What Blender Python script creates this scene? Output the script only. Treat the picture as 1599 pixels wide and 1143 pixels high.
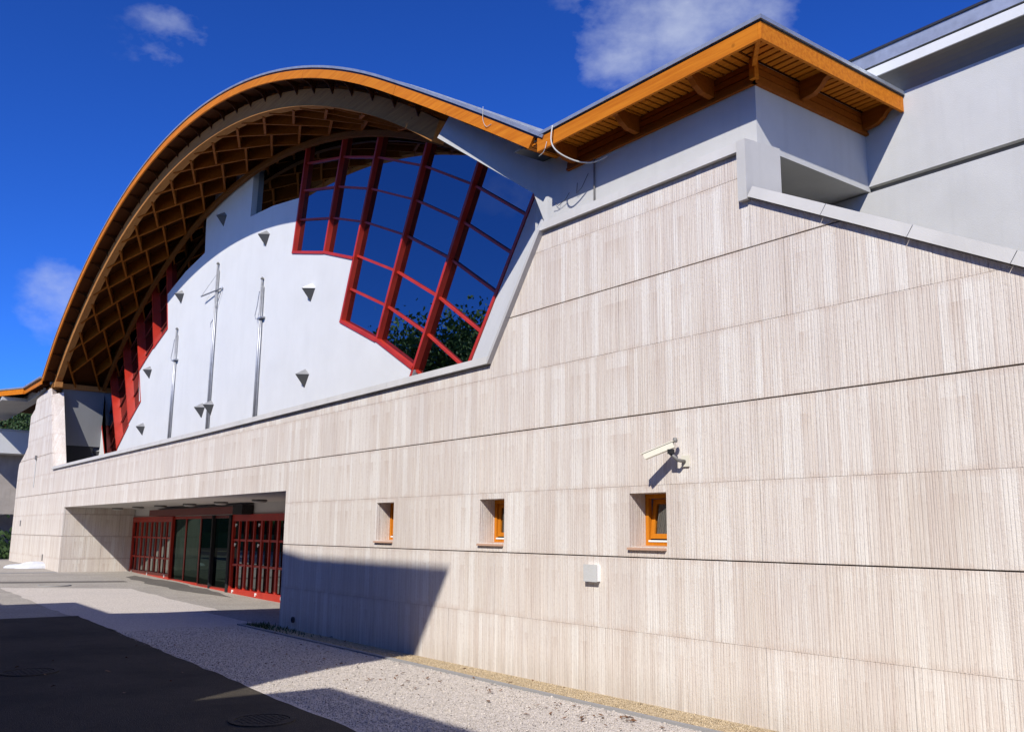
import bpy, bmesh, math, random
import numpy as np
from mathutils import Vector, Matrix, noise
rnd = random.Random(7)
for o in list(bpy.data.objects): bpy.data.objects.remove(o)
SC = bpy.context.scene
COL = SC.collection
PI = math.pi
rad = math.radians

# ------------------------------------------------------------------ camera
# world: X runs along the stone front (right positive), Y goes into the building, Z up, metres
YAW, PITCH, ROLL = rad(52.824), rad(10.314), rad(.560)
CAM = Vector((0, -6.84, 1.65))
fw = Vector((-math.sin(YAW)*math.cos(PITCH), math.cos(YAW)*math.cos(PITCH), math.sin(PITCH)))
r0 = Vector((math.cos(YAW), math.sin(YAW), 0)); u0 = r0.cross(fw)
rt = r0*math.cos(ROLL) + u0*math.sin(ROLL); up = rt.cross(fw)
cd = bpy.data.cameras.new('camera'); cam = bpy.data.objects.new('camera', cd); COL.objects.link(cam)
cam.matrix_world = Matrix(((rt.x, up.x, -fw.x, CAM.x), (rt.y, up.y, -fw.y, CAM.y), (rt.z, up.z, -fw.z, CAM.z), (0, 0, 0, 1)))
cd.sensor_width = 36; cd.lens = 36*1434.5/1599; cd.clip_start = .05; cd.clip_end = 3000
SC.camera = cam

# ------------------------------------------------------------------ light
SUN = Vector((.64, -1, .96)).normalized()            # towards the sun
SUN_EL = math.asin(SUN.z); SUN_AZ = math.atan2(SUN.x, SUN.y)
W = bpy.data.worlds.new('World'); SC.world = W; W.use_nodes = True
nt = W.node_tree; nt.nodes.clear()
def wn(t, **k):
    n = nt.nodes.new(t)
    for a, b in k.items(): setattr(n, a, b)
    return n
wo = wn('ShaderNodeOutputWorld'); bg = wn('ShaderNodeBackground'); nt.links.new(bg.outputs[0], wo.inputs[0])
sky = wn('ShaderNodeTexSky', sky_type='NISHITA', sun_disc=False, sun_elevation=SUN_EL, sun_rotation=SUN_AZ,
         altitude=1500, air_density=1.0, dust_density=1.2, ozone_density=5.0)
bg.inputs['Strength'].default_value = .108
geo = wn('ShaderNodeTexCoord')
tint = wn('ShaderNodeMix', data_type='RGBA', blend_type='MULTIPLY'); tint.inputs[0].default_value = 1
gam = wn('ShaderNodeGamma'); gam.inputs[1].default_value = 1.3; nt.links.new(sky.outputs[0], gam.inputs[0])
nt.links.new(gam.outputs[0], tint.inputs[6]); tint.inputs[7].default_value = (.185, .435, .90, 1)
# clouds: patches of fair weather cloud at their bearings, broken up by noise
def cdir(az_x, az_y, z): return Vector((az_x, az_y, z)).normalized()
noi = wn('ShaderNodeTexNoise', noise_dimensions='3D'); noi.inputs['Scale'].default_value = 9; noi.inputs['Detail'].default_value = 10; noi.inputs['Roughness'].default_value = .58
mp = wn('ShaderNodeMapping'); mp.inputs['Scale'].default_value = (1, 1, 1.7)
nt.links.new(geo.outputs['Generated'], mp.inputs[0]); nt.links.new(mp.outputs[0], noi.inputs['Vector'])
CLOUDS = []   # (direction, angular size, strength)
def patch(d, size, gain):
    vm = wn('ShaderNodeVectorMath', operation='DISTANCE'); nt.links.new(geo.outputs['Generated'], vm.inputs[0]); vm.inputs[1].default_value = d
    mr = wn('ShaderNodeMapRange', interpolation_type='SMOOTHSTEP'); nt.links.new(vm.outputs['Value'], mr.inputs[0])
    mr.inputs[1].default_value = size; mr.inputs[2].default_value = 0; mr.inputs[3].default_value = 0; mr.inputs[4].default_value = gain
    return mr.outputs[0]
def madd(a, b, op='ADD', clamp=False):
    m = wn('ShaderNodeMath', operation=op, use_clamp=clamp)
    for i, v in enumerate((a, b)):
        if isinstance(v, (int, float)): m.inputs[i].default_value = v
        else: nt.links.new(v, m.inputs[i])
    return m.outputs[0]
def wdir(px, py):     # bearing of a cloud
    d = fw + rt*((px-799.5)/1434.5) + up*((571.5-py)/1434.5); return d.normalized()
cover = None
for px, py, size, g in ((975, 55, .095, .52), (1060, 55, .10, .46), (930, 18, .07, .26), (1200, 32, .07, .40), (1135, 5, .09, .38), (285, 35, .085, .235),
                        (262, 85, .06, .20), (96, 458, .06, .33), (60, 490, .05, .2), (110, 425, .05, .2)):
    v = patch(wdir(px, py), size, g)
    cover = v if cover is None else madd(cover, v, 'MAXIMUM')
for dx, dy, dz, size, g in ((-.6, -.7, .35, .3, .34), (.8, .3, .45, .35, .34), (.3, .9, .45, .25, .3), (.6, -.3, .5, .4, .36), (.1, -.9, .45, .4, .36)):  # clouds out of view, strengthened to whiten the light on shaded surfaces
    cover = madd(cover, patch(cdir(dx, dy, dz), size, g), 'MAXIMUM')
n2 = madd(noi.outputs['Fac'], .5, 'SUBTRACT')
dens = madd(madd(n2, 1.3, 'MULTIPLY'), cover, 'ADD')
dens = madd(madd(dens, .15, 'SUBTRACT'), 1.7, 'MULTIPLY', True)
dens = madd(dens, madd(cover, 5.0, 'MULTIPLY', True), 'MULTIPLY')
cm = wn('ShaderNodeMix', data_type='RGBA'); nt.links.new(madd(dens, .85, 'MULTIPLY'), cm.inputs[0])
nt.links.new(tint.outputs[2], cm.inputs[6]); cm.inputs[7].default_value = (5.2, 5.7, 7.0, 1)
nt.links.new(cm.outputs[2], bg.inputs['Color'])
sl = bpy.data.lights.new('sun', 'SUN'); sl.energy = 5.0; sl.angle = rad(.53); sl.color = (1, .95, .865)
so = bpy.data.objects.new('sun', sl); COL.objects.link(so); so.location = (20, -30, 40)
so.rotation_euler = (-SUN).to_track_quat('-Z', 'Y').to_euler()
vs = SC.view_settings; vs.view_transform = 'Standard'; vs.look = 'None'; vs.exposure = .18; vs.gamma = 1; vs.use_curve_mapping = False
SC.cycles.use_denoising = True; SC.cycles.max_bounces = 6; SC.cycles.diffuse_bounces = 3

# ------------------------------------------------------------------ materials
def mat(name, color, rough=.7, metal=0, spec=.5):
    m = bpy.data.materials.new(name); m.use_nodes = True
    b = m.node_tree.nodes['Principled BSDF']
    b.inputs['Base Color'].default_value = (*color, 1); b.inputs['Roughness'].default_value = rough
    b.inputs['Metallic'].default_value = metal; b.inputs['Specular IOR Level'].default_value = spec
    return m
class N:
    """small helper to wire a material"""
    def __init__(s, m): s.m = m; s.t = m.node_tree; s.b = s.t.nodes['Principled BSDF']; s.tc = s.t.nodes.new('ShaderNodeTexCoord')
    def new(s, t, **k):
        n = s.t.nodes.new(t)
        for a, b in k.items(): setattr(n, a, b)
        return n
    def link(s, a, b): s.t.links.new(a, b)
    def coords(s, scale=(1, 1, 1), space='Object'):
        m = s.new('ShaderNodeMapping'); m.inputs['Scale'].default_value = scale
        if space == 'World':
            g = s.new('ShaderNodeNewGeometry'); s.link(g.outputs['Position'], m.inputs[0])
        else: s.link(s.tc.outputs[space], m.inputs[0])
        return m.outputs[0]
    def noise(s, scale, detail=4, rough=.55, vec=None, space='World'):
        n = s.new('ShaderNodeTexNoise'); n.inputs['Scale'].default_value = scale; n.inputs['Detail'].default_value = detail; n.inputs['Roughness'].default_value = rough
        s.link(vec if vec is not None else s.coords(space=space), n.inputs['Vector']); return n.outputs['Fac']
    def ramp(s, fac, stops):
        r = s.new('ShaderNodeValToRGB'); e = r.color_ramp.elements
        while len(e) < len(stops): e.new(.5)
        for q, (p, c) in zip(e, stops): q.position = p; q.color = (*c, 1) if len(c) == 3 else c
        s.link(fac, r.inputs[0]); return r.outputs[0]
    def mix(s, f, a, b, blend='MIX'):
        m = s.new('ShaderNodeMix', data_type='RGBA', blend_type=blend)
        for i, v in ((0, f), (6, a), (7, b)):
            if isinstance(v, (int, float)): m.inputs[i].default_value = v
            elif isinstance(v, tuple): m.inputs[i].default_value = (*v, 1)
            else: s.link(v, m.inputs[i])
        return m.outputs[2]
    def math(s, op, a, b=0., clamp=False):
        m = s.new('ShaderNodeMath', operation=op, use_clamp=clamp)
        for i, v in ((0, a), (1, b)):
            if isinstance(v, (int, float)): m.inputs[i].default_value = v
            else: s.link(v, m.inputs[i])
        return m.outputs[0]
    def col(s, c): s.link(c, s.b.inputs['Base Color'])
    def bump(s, h, dist=.002, strength=1):
        b = s.new('ShaderNodeBump'); b.inputs['Distance'].default_value = dist; b.inputs['Strength'].default_value = strength
        s.link(h, b.inputs['Height']); s.link(b.outputs[0], s.b.inputs['Normal'])
G3 = lambda v: (v, v, v)
def stone_mat(name):
    m = mat(name, (.6, .53, .47), .9, 0, .2); n = N(m)
    oi = n.new('ShaderNodeObjectInfo')
    base = n.ramp(oi.outputs['Random'], [(0, (.585, .515, .445)), (.25, (.665, .60, .53)), (.5, (.625, .56, .495)), (.75, (.685, .625, .56)), (1, (.60, .535, .475))])
    warp = n.noise(2.2, 3, .6); wv = n.new('ShaderNodeVectorMath', operation='SCALE'); 
    g = n.new('ShaderNodeNewGeometry'); cmb = n.new('ShaderNodeCombineXYZ'); n.link(n.math('MULTIPLY', warp, .012), cmb.inputs[0])
    add = n.new('ShaderNodeVectorMath', operation='ADD'); n.link(g.outputs['Position'], add.inputs[0]); n.link(cmb.outputs[0], add.inputs[1])
    def st(sx, sz, det, ro):
        mp_ = n.new('ShaderNodeMapping'); mp_.inputs['Scale'].default_value = (sx, sx, sz); n.link(add.outputs[0], mp_.inputs[0]); return n.noise(1, det, ro, mp_.outputs[0])
    ridge = st(38, 1.2, 5, .7); mid = st(11, .7, 4, .6); broad = st(3.2, .35, 3, .5); pits = n.noise(95, 2, .6); blot = n.noise(1.1, 5, .65); grain = n.noise(26, 4, .7)
    sep = n.new('ShaderNodeSeparateXYZ'); n.link(g.outputs['Position'], sep.inputs[0])
    row = n.math('FLOOR', n.math('DIVIDE', n.math('ADD', sep.outputs[2], .04), .7275))
    wco = n.math('ADD', n.math('ADD', sep.outputs[0], sep.outputs[1]), n.math('MULTIPLY', row, 17.31))
    v1 = n.new('ShaderNodeTexVoronoi', voronoi_dimensions='1D', feature='F1'); v1.inputs['Scale'].default_value = 9; n.link(wco, v1.inputs['W'])
    v2 = n.new('ShaderNodeTexVoronoi', voronoi_dimensions='1D', feature='DISTANCE_TO_EDGE'); v2.inputs['Scale'].default_value = 9; n.link(wco, v2.inputs['W'])
    v3 = n.new('ShaderNodeTexVoronoi', voronoi_dimensions='1D', feature='DISTANCE_TO_EDGE'); v3.inputs['Scale'].default_value = 31; n.link(wco, v3.inputs['W'])
    bc = n.new('ShaderNodeSeparateColor'); n.link(v1.outputs['Color'], bc.inputs[0])
    base = n.mix(n.math('MULTIPLY', n.ramp(bc.outputs[0], [(.35, G3(0)), (.9, G3(1))]), .38), base, (.56, .475, .41))
    base = n.mix(n.math('MULTIPLY', n.ramp(bc.outputs[1], [(.55, G3(0)), (.9, G3(1))]), .7), base, (.735, .70, .645))
    c = n.mix(n.math('MULTIPLY', n.ramp(ridge, [(.46, G3(0)), (.66, G3(1))]), .6), base, (.735, .705, .65))
    c = n.mix(n.math('MULTIPLY', n.ramp(ridge, [(.30, G3(1)), (.43, G3(0))]), .26), c, (.49, .41, .35))
    wear = n.ramp(grain, [(.38, G3(0)), (.58, G3(1))])
    c = n.mix(n.math('MULTIPLY', n.math('MULTIPLY', n.ramp(v2.outputs['Distance'], [(.04, G3(1)), (.12, G3(0))]), n.math('ADD', wear, .2)), .30), c, (.42, .33, .275))
    c = n.mix(n.math('MULTIPLY', n.math('MULTIPLY', n.ramp(v3.outputs['Distance'], [(.05, G3(1)), (.13, G3(0))]), wear), .12), c, (.44, .37, .32))
    c = n.mix(n.math('MULTIPLY', n.ramp(mid, [(.54, G3(0)), (.68, G3(1))]), .40), c, (.53, .435, .37))
    c = n.mix(n.math('MULTIPLY', n.ramp(broad, [(.50, G3(0)), (.66, G3(1))]), .35), c, (.50, .42, .365))
    c = n.mix(n.math('MULTIPLY', n.ramp(grain, [(.56, G3(0)), (.70, G3(1))]), .35), c, (.45, .38, .32))
    c = n.mix(n.math('MULTIPLY', n.ramp(pits, [(.29, G3(1)), (.38, G3(0))]), .5), c, (.33, .27, .23))
    c = n.mix(n.math('MULTIPLY', n.ramp(blot, [(.50, G3(0)), (.72, G3(1))]), .22), c, (.54, .49, .46))
    joint = n.math('ABSOLUTE', n.math('SUBTRACT', n.math('FRACT', n.math('DIVIDE', n.math('ADD', sep.outputs[2], .403), .7275)), .5))
    c = n.mix(n.math('MULTIPLY', n.math('MULTIPLY', n.ramp(joint, [(.0, G3(1)), (.085, G3(0))]), n.ramp(n.noise(5, 4, .6), [(.38, G3(0)), (.6, G3(1))])), .55), c, (.52, .42, .35))
    # dirt drawn up from the ground and drips below the horizontal joints
    low = n.math('MULTIPLY', n.math('SUBTRACT', 1, n.math('DIVIDE', sep.outputs[2], .35), True), n.ramp(mid, [(.35, G3(0)), (.6, G3(1))]))
    c = n.mix(n.math('MULTIPLY', low, .5), c, (.36, .31, .26))
    ph = n.math('FRACT', n.math('DIVIDE', n.math('SUBTRACT', 20.89, sep.outputs[2]), .7275))
    drip = n.math('MULTIPLY', n.math('SUBTRACT', 1, n.math('MULTIPLY', ph, 2.6), True), n.ramp(st(8, .12, 3, .6), [(.50, G3(0)), (.68, G3(1))]))
    c = n.mix(n.math('MULTIPLY', drip, .5), c, (.47, .37, .30))
    n.col(c)
    h = n.math('ADD', n.math('ADD', n.math('MULTIPLY', ridge, 1.4), n.math('MULTIPLY', n.ramp(v3.outputs['Distance'], [(.0, G3(0)), (.2, G3(1))]), .5)), n.math('ADD', n.math('MULTIPLY', mid, .6), n.math('ADD', n.math('MULTIPLY', pits, .5), n.math('MULTIPLY', grain, .6))))
    n.bump(h, .008, .7)
    return m
def plaster_mat(name, color, var=.05, bump=.004):
    m = mat(name, color, .9, 0, .2); n = N(m)
    a = n.noise(1.3, 5, .6); dk = tuple(v*(1-2.2*var) for v in color)
    c = n.mix(n.math('MULTIPLY', n.ramp(a, [(.35, G3(0)), (.75, G3(1))]), .7), color, dk)
    st = n.noise(1, 4, .6, n.coords((5, 5, .35), 'World'))
    c = n.mix(n.math('MULTIPLY', n.ramp(st, [(.52, G3(0)), (.7, G3(1))]), .35), c, dk)
    n.col(c); n.bump(n.noise(140, 4, .6), bump, .5)
    return m
def wood_mat(name, a, b, axis='X', rough=.5):
    m = mat(name, a, rough+.1, 0, .12); n = N(m)
    sc = {'X': (1.2, 26, 26), 'Y': (26, 1.2, 26), 'Z': (26, 26, 1.2)}[axis]
    g = n.noise(1, 5, .65, n.coords(sc, 'Object'))
    oi = n.new('ShaderNodeObjectInfo')
    c = n.mix(n.ramp(g, [(.3, G3(0)), (.7, G3(1))]), a, b)
    c = n.mix(n.math('MULTIPLY', oi.outputs['Random'], .35), c, tuple(v*.55 for v in a))
    kn = n.new('ShaderNodeTexVoronoi'); kn.inputs['Scale'].default_value = 2.3; n.link(n.coords((1, 1, 1), 'World'), kn.inputs['Vector'])
    c = n.mix(n.math('MULTIPLY', n.ramp(kn.outputs['Distance'], [(.03, G3(1)), (.07, G3(0))]), .6), c, tuple(v*.3 for v in a))
    n.col(c); n.bump(g, .002, .4)
    return m
def metal_mat(name, color, rough=.4, metal=.85):
    m = mat(name, color, rough, metal); n = N(m)
    a = n.noise(6, 4, .6)
    n.col(n.mix(n.ramp(a, [(.35, G3(0)), (.7, G3(1))]), color, tuple(v*.75 for v in color)))
    return m
M = {}
M['stone'] = stone_mat('combed_travertine')
M['joint'] = mat('joint_shadow_mortar', (.20, .16, .14), .95)
M['white'] = plaster_mat('white_plaster', (.63, .635, .625), .04, .008)
M['grey_plaster'] = plaster_mat('pale_grey_plaster', (.52, .52, .505), .085, .008)
M['concrete'] = plaster_mat('light_concrete', (.52, .51, .49), .10, .006)
M['old_concrete'] = plaster_mat('weathered_concrete', (.46, .41, .36), .2, .01)
M['old_grey'] = plaster_mat('shaded_grey_render', (.19, .195, .20), .05)  # grey lowered so the sunlit side wall looks shadowed
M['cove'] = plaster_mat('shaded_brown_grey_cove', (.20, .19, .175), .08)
M['wood_frieze'] = None
M['soffit_white'] = plaster_mat('painted_soffit', (.62, .60, .56), .03)
M['wood'] = wood_mat('orange_stained_timber', (.68, .225, .016), (.44, .11, .006))
M['wood_dark'] = wood_mat('stained_lamella_timber', (.085, .024, .003), (.055, .015, .002), 'X', .65)  # near-black colour stands in for shadow between lamellas and under eaves
M['wood_beam'] = wood_mat('weathered_arch_beam', (.44, .20, .06), (.27, .115, .035), 'X', .8)
M['wood_frieze'] = wood_mat('dark_stained_frieze', (.34, .095, .008), (.22, .055, .005))  # darker copy of the orange timber, shadow under the eave put into colour
M['wood_trim'] = wood_mat('dark_trim_timber', (.20, .075, .014), (.12, .04, .008), 'X', .6)
M['wood_window'] = wood_mat('varnished_window_timber', (.60, .21, .015), (.48, .15, .008), 'Z', .4)
M['red'] = mat('red_lacquer', (.44, .026, .010), .42)
nn = N(M['red']); nn.col(nn.mix(nn.ramp(nn.noise(3, 4), [(.3, G3(0)), (.8, G3(1))]), (.47, .030, .012), (.34, .018, .008)))
M['red_dark'] = mat('dark_red_box', (.16, .028, .018), .5)
M['zinc'] = metal_mat('zinc_sheet', (.52, .55, .58), .45, .7)
M['dark_metal'] = metal_mat('dark_flashing', (.05, .052, .058), .5, .5)
M['pole'] = metal_mat('galvanised_pole', (.42, .43, .45), .45, .6)
M['black'] = mat('black_void', (.012, .012, .013), .8)
M['white_metal'] = mat('white_coated_metal', (.78, .79, .78), .35)
M['lamp_mid'] = metal_mat('mid_grey_lamp_sheet', (.30, .30, .30), .6, .3)
M['cream'] = mat('cream_camera_housing', (.66, .63, .52), .4)
M['lamp_grey'] = mat('grey_lamp_housing', (.16, .155, .145), .5)
M['shade_dark'] = mat('dark_grey_shade', (.07, .07, .07), .6)
M['lens'] = mat('frosted_lamp_glass', (.45, .44, .42), .4)
M['cable'] = mat('grey_cable', (.5, .5, .48), .6)
def glass_mat(name, refl, tint, body, top=1.):
    m = bpy.data.materials.new(name); m.use_nodes = True; t = m.node_tree; t.nodes.clear()
    o = t.nodes.new('ShaderNodeOutputMaterial'); mx = t.nodes.new('ShaderNodeMixShader')
    g = t.nodes.new('ShaderNodeBsdfGlossy'); g.inputs['Roughness'].default_value = .0; g.inputs['Color'].default_value = (*tint, 1)
    d = t.nodes.new('ShaderNodeBsdfTransparent'); d.inputs['Color'].default_value = (*body, 1)
    lw = t.nodes.new('ShaderNodeLayerWeight'); lw.inputs['Blend'].default_value = .35
    mr = t.nodes.new('ShaderNodeMapRange'); mr.inputs[3].default_value = refl; mr.inputs[4].default_value = top
    nz = t.nodes.new('ShaderNodeTexNoise'); nz.inputs['Scale'].default_value = .5; ge = t.nodes.new('ShaderNodeNewGeometry'); t.links.new(ge.outputs['Position'], nz.inputs['Vector'])
    bp = t.nodes.new('ShaderNodeBump'); bp.inputs['Distance'].default_value = .004; bp.inputs['Strength'].default_value = .6; t.links.new(nz.outputs['Fac'], bp.inputs['Height']); t.links.new(bp.outputs[0], g.inputs['Normal'])
    t.links.new(lw.outputs['Fresnel'], mr.inputs[0]); t.links.new(mr.outputs[0], mx.inputs[0]); t.links.new(d.outputs[0], mx.inputs[1]); t.links.new(g.outputs[0], mx.inputs[2]); t.links.new(mx.outputs[0], o.inputs[0])
    return m
M['slide_glass'] = None
M['glass'] = glass_mat('blue_solar_glass', .46, (.58, .66, .74), (.05, .06, .07))
M['door_glass'] = glass_mat('smoked_door_glass', .30, (.72, .78, .76), (.08, .09, .09))
M['slide_glass'] = glass_mat('dark_sliding_glass', .08, (.45, .66, .56), (.03, .036, .034), .22)
def ground_mat(name, a, b, scale, contrast=.5, bump=.01, dirt=(.2, .18, .16), dirt_amt=.3):
    m = mat(name, a, .95, 0, .2); n = N(m)
    v = n.new('ShaderNodeTexVoronoi'); v.inputs['Scale'].default_value = scale; n.link(n.coords(space='World'), v.inputs['Vector'])
    sp = n.new('ShaderNodeSeparateColor'); n.link(v.outputs['Color'], sp.inputs[0])
    c = n.mix(n.ramp(sp.outputs[0], [(.5-contrast/2, G3(0)), (.5+contrast/2, G3(1))]), a, b)
    c = n.mix(n.math('MULTIPLY', n.ramp(v.outputs['Distance'], [(.35, G3(0)), (.8, G3(1))]), .6), c, tuple(q*.45 for q in a))
    pn = n.noise(.7, 6, .65)
    c = n.mix(n.math('MULTIPLY', n.ramp(pn, [(.45, G3(0)), (.72, G3(1))]), dirt_amt), c, dirt)
    n.col(c); n.bump(n.math('SUBTRACT', 1., v.outputs['Distance']), bump, .8)
    return m
M['gravel'] = ground_mat('crushed_white_gravel', (.72, .655, .59), (.50, .45, .395), 55, .9, .012, (.46, .42, .39), .35)
M['yellow_gravel'] = ground_mat('yellow_pea_gravel', (.62, .50, .33), (.44, .34, .21), 48, .8, .012, (.25, .19, .12), .25)
M['asphalt'] = ground_mat('worn_asphalt', (.060, .050, .038), (.092, .078, .060), 110, .8, .006, (.026, .023, .019), .85)
M['paving'] = ground_mat('grey_concrete_paving', (.42, .385, .34), (.36, .33, .29), 30, .9, .003, (.20, .18, .165), .45)
M['earth'] = ground_mat('bare_earth', (.40, .33, .24), (.30, .25, .17), 20, .9, .02, (.16, .17, .08), .3)
M['earth_dark'] = ground_mat('dark_tar_seam', (.15, .135, .12), (.22, .20, .18), 30, .9, .003, (.09, .085, .08), .6)
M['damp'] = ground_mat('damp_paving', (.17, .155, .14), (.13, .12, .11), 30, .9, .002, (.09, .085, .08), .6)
M['kerb'] = mat('kerb_concrete', (.26, .255, .25), .9)
M['iron'] = metal_mat('cast_iron', (.09, .088, .085), .65, .5)
M['iron_dull'] = ground_mat('dusty_cast_iron', (.060, .050, .038), (.085, .072, .056), 60, .8, .002, (.03, .028, .026), .6)
M['sill'] = plaster_mat('terracotta_sill', (.52, .33, .23), .1)
M['snow'] = plaster_mat('white_plastic_sheet', (.66, .68, .72), .2, .03)
M['bark'] = plaster_mat('brown_bark', (.10, .07, .045), .3, .02)
def leaf_mat(name, a, b):
    m = mat(name, a, .6, 0, .3); n = N(m)
    c = n.mix(n.ramp(n.noise(3, 4), [(.35, G3(0)), (.65, G3(1))]), a, b); n.col(c)
    return m
M['leaf'] = leaf_mat('green_leaves', (.045, .095, .02), (.085, .15, .03))
M['leaf_dark'] = leaf_mat('dark_leaves', (.02, .05, .015), (.045, .08, .02))
M['leaf_dry'] = leaf_mat('dry_leaves', (.18, .08, .03), (.10, .05, .025))

# ------------------------------------------------------------------ helpers
def link(name, me, m, parent=None):
    o = bpy.data.objects.new(name, me); COL.objects.link(o)
    if m is not None and not me.materials:
        me.materials.append(m)
    if parent is not None:
        o.parent = parent
        if parent.type == 'EMPTY' or True:
            o.matrix_parent_inverse = parent.matrix_world.inverted() if False else Matrix.Identity(4)
            o.location = -WORLD.get(parent.name, Vector((0, 0, 0)))
            WORLD[o.name] = Vector((0, 0, 0))
    return o
WORLD = {}      # world position of the origin of every parent
def tag(o, label=None, cat=None, group=None, kind=None):
    for k, v in (('label', label), ('category', cat), ('group', group), ('kind', kind)):
        if v: o[k] = v
    return o
def empty(name, loc, label, cat, group=None):
    o = bpy.data.objects.new(name, None); COL.objects.link(o); o.location = loc; o.empty_display_size = .3
    WORLD[o.name] = Vector(loc); tag(o, label, cat, group); return o
class MB:
    """collects shapes in world metres, then links them as one mesh"""
    def __init__(s): s.v = []; s.f = []
    def add(s, vs, fs):
        b = len(s.v); s.v += [tuple(v) for v in vs]; s.f += [tuple(i+b for i in f) for f in fs]; return s
    def box(s, x0, x1, y0, y1, z0, z1):
        v = [(x, y, z) for x in (x0, x1) for y in (y0, y1) for z in (z0, z1)]
        return s.add(v, [(0, 1, 3, 2), (4, 6, 7, 5), (0, 4, 5, 1), (2, 3, 7, 6), (0, 2, 6, 4), (1, 5, 7, 3)])
    def prism(s, poly, y0, y1):          # poly in (x, z), extruded along Y
        n = len(poly); v = [(x, y0, z) for x, z in poly] + [(x, y1, z) for x, z in poly]
        return s.add(v, [tuple(range(n)), tuple(range(2*n-1, n-1, -1))] + [(i, i+n, (i+1) % n+n, (i+1) % n) for i in range(n)])
    def hull(s, top, bot):               # two matching loops
        n = len(top); return s.add(list(top)+list(bot), [tuple(range(n)), tuple(range(2*n-1, n-1, -1))] + [(i, i+n, (i+1) % n+n, (i+1) % n) for i in range(n)])
    def bar(s, a, b, w, h, upv=(0, 0, 1)):
        a = Vector(a); b = Vector(b); d = (b-a).normalized(); u = Vector(upv); r = d.cross(u).normalized(); u = r.cross(d)
        l = [r*w/2*i+u*h/2*j for i, j in ((-1, -1), (1, -1), (1, 1), (-1, 1))]
        return s.hull([a+q for q in l], [b+q for q in l])
    def tube(s, pts, r, n=8, taper=None):
        pts = [Vector(p) for p in pts]; rings = []
        for i, p in enumerate(pts):
            d = (pts[min(i+1, len(pts)-1)]-pts[max(i-1, 0)]).normalized()
            a = d.cross(Vector((0, 0, 1)) if abs(d.z) < .9 else Vector((1, 0, 0))).normalized(); b = d.cross(a)
            rr = r if taper is None else r*(1+(taper-1)*i/(len(pts)-1))
            rings.append([p+a*rr*math.cos(2*PI*k/n)+b*rr*math.sin(2*PI*k/n) for k in range(n)])
        v = [q for g in rings for q in g]; f = []
        for i in range(len(pts)-1):
            for k in range(n): f.append((i*n+k, i*n+(k+1) % n, (i+1)*n+(k+1) % n, (i+1)*n+k))
        f += [tuple(range(n-1, -1, -1)), tuple(range((len(pts)-1)*n, len(pts)*n))]
        return s.add(v, f)
    def lathe(s, c, prof, n=20, axis='Z'):
        v = []; f = []
        for r, h in prof:
            for k in range(n):
                a = 2*PI*k/n; p = (r*math.cos(a), r*math.sin(a), h)
                if axis == 'Y': p = (p[0], p[2], p[1])
                v.append((c[0]+p[0], c[1]+p[1], c[2]+p[2]))
        for i in range(len(prof)-1):
            for k in range(n): f.append((i*n+k, i*n+(k+1) % n, (i+1)*n+(k+1) % n, (i+1)*n+k))
        f += [tuple(range(n-1, -1, -1)), tuple(range((len(prof)-1)*n, len(prof)*n))]
        return s.add(v, f)
    def build(s, name, m, parent=None, smooth=False):
        me = bpy.data.meshes.new(name); me.from_pydata(s.v, [], s.f); me.validate()
        bm = bmesh.new(); bm.from_mesh(me); bmesh.ops.recalc_face_normals(bm, faces=bm.faces)
        if len(bm.faces) == 1:
            for f in bm.faces:
                if f.normal.y > 0: f.normal_flip()
        bm.to_mesh(me); bm.free()
        if smooth:
            for p in me.polygons: p.use_smooth = len(p.vertices) == 4
        return link(name, me, m, parent)
def dup_at(src, parent, delta):
    c = src.copy(); COL.objects.link(c); c.parent = parent; c.location = src.location + Vector(delta); return c

# ------------------------------------------------------------------ ground
def gz(x, y=0):
    t = max(0., min(1., (-18-x)/24)); return .36*t*t*(3-2*t)*1.0
def sheet(name, poly, m, dz, nx=24, kind='structure'):
    """horizontal polygon that follows the rise of the ground; cut in strips along X"""
    xs = [p[0] for p in poly]; x0, x1 = min(xs), max(xs); cuts = sorted(set([x0, x1]+[x for x in np.linspace(-60, 0, 31) if x0 < x < x1]))
    bm = bmesh.new(); vv = [bm.verts.new((x, y, 0)) for x, y in poly]; bm.faces.new(vv)
    for x in cuts[1:-1]:
        bmesh.ops.bisect_plane(bm, geom=bm.verts[:]+bm.edges[:]+bm.faces[:], plane_co=(x, 0, 0), plane_no=(1, 0, 0))
    for v in bm.verts: v.co.z = gz(v.co.x)+dz
    bmesh.ops.recalc_face_normals(bm, faces=bm.faces)
    me = bpy.data.meshes.new(name); bm.to_mesh(me); bm.free()
    if me.polygons and me.polygons[0].normal.z < 0: me.flip_normals()
    o = link(name, me, m); tag(o, kind=kind); return o
def wob(poly, amp=.02, step=.35):
    out = []
    for i, (x, y) in enumerate(poly):
        x2, y2 = poly[(i+1) % len(poly)]; L = math.hypot(x2-x, y2-y); k = max(1, min(60, int(L/step)))
        for j in range(k):
            t = j/k; w = amp if j else 0; out.append((x+(x2-x)*t+rnd.uniform(-w, w), y+(y2-y)*t+rnd.uniform(-w, w)))
    return out
sheet('ground', [(-900, -900), (900, -900), (900, 900), (-900, 900)], M['earth'], -.05)
sheet('paving', [(-70, -9), (-19.45, -9), (-19.45, 2.6), (-70, 2.6)], M['paving'], .0)
sheet('entrance_paving', [(-19.45, -.1), (-15.6, -.1), (-15.6, 2.6), (-19.45, 2.6)], M['paving'], .0)
sheet('gravel_area', wob([(-27.6, -2.55), (-26.2, .35), (-19.55, .33), (-19.45, -.1), (-16.4, -.1), (-16.4, -2.5), (-20, -2.55)], .05, .4), M['gravel'], .004)
sheet('gravel_path', [(-16.4, -2.75), (5, -3.35), (5, -.1), (-16.4, -.1)], M['gravel'], .004)
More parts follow.
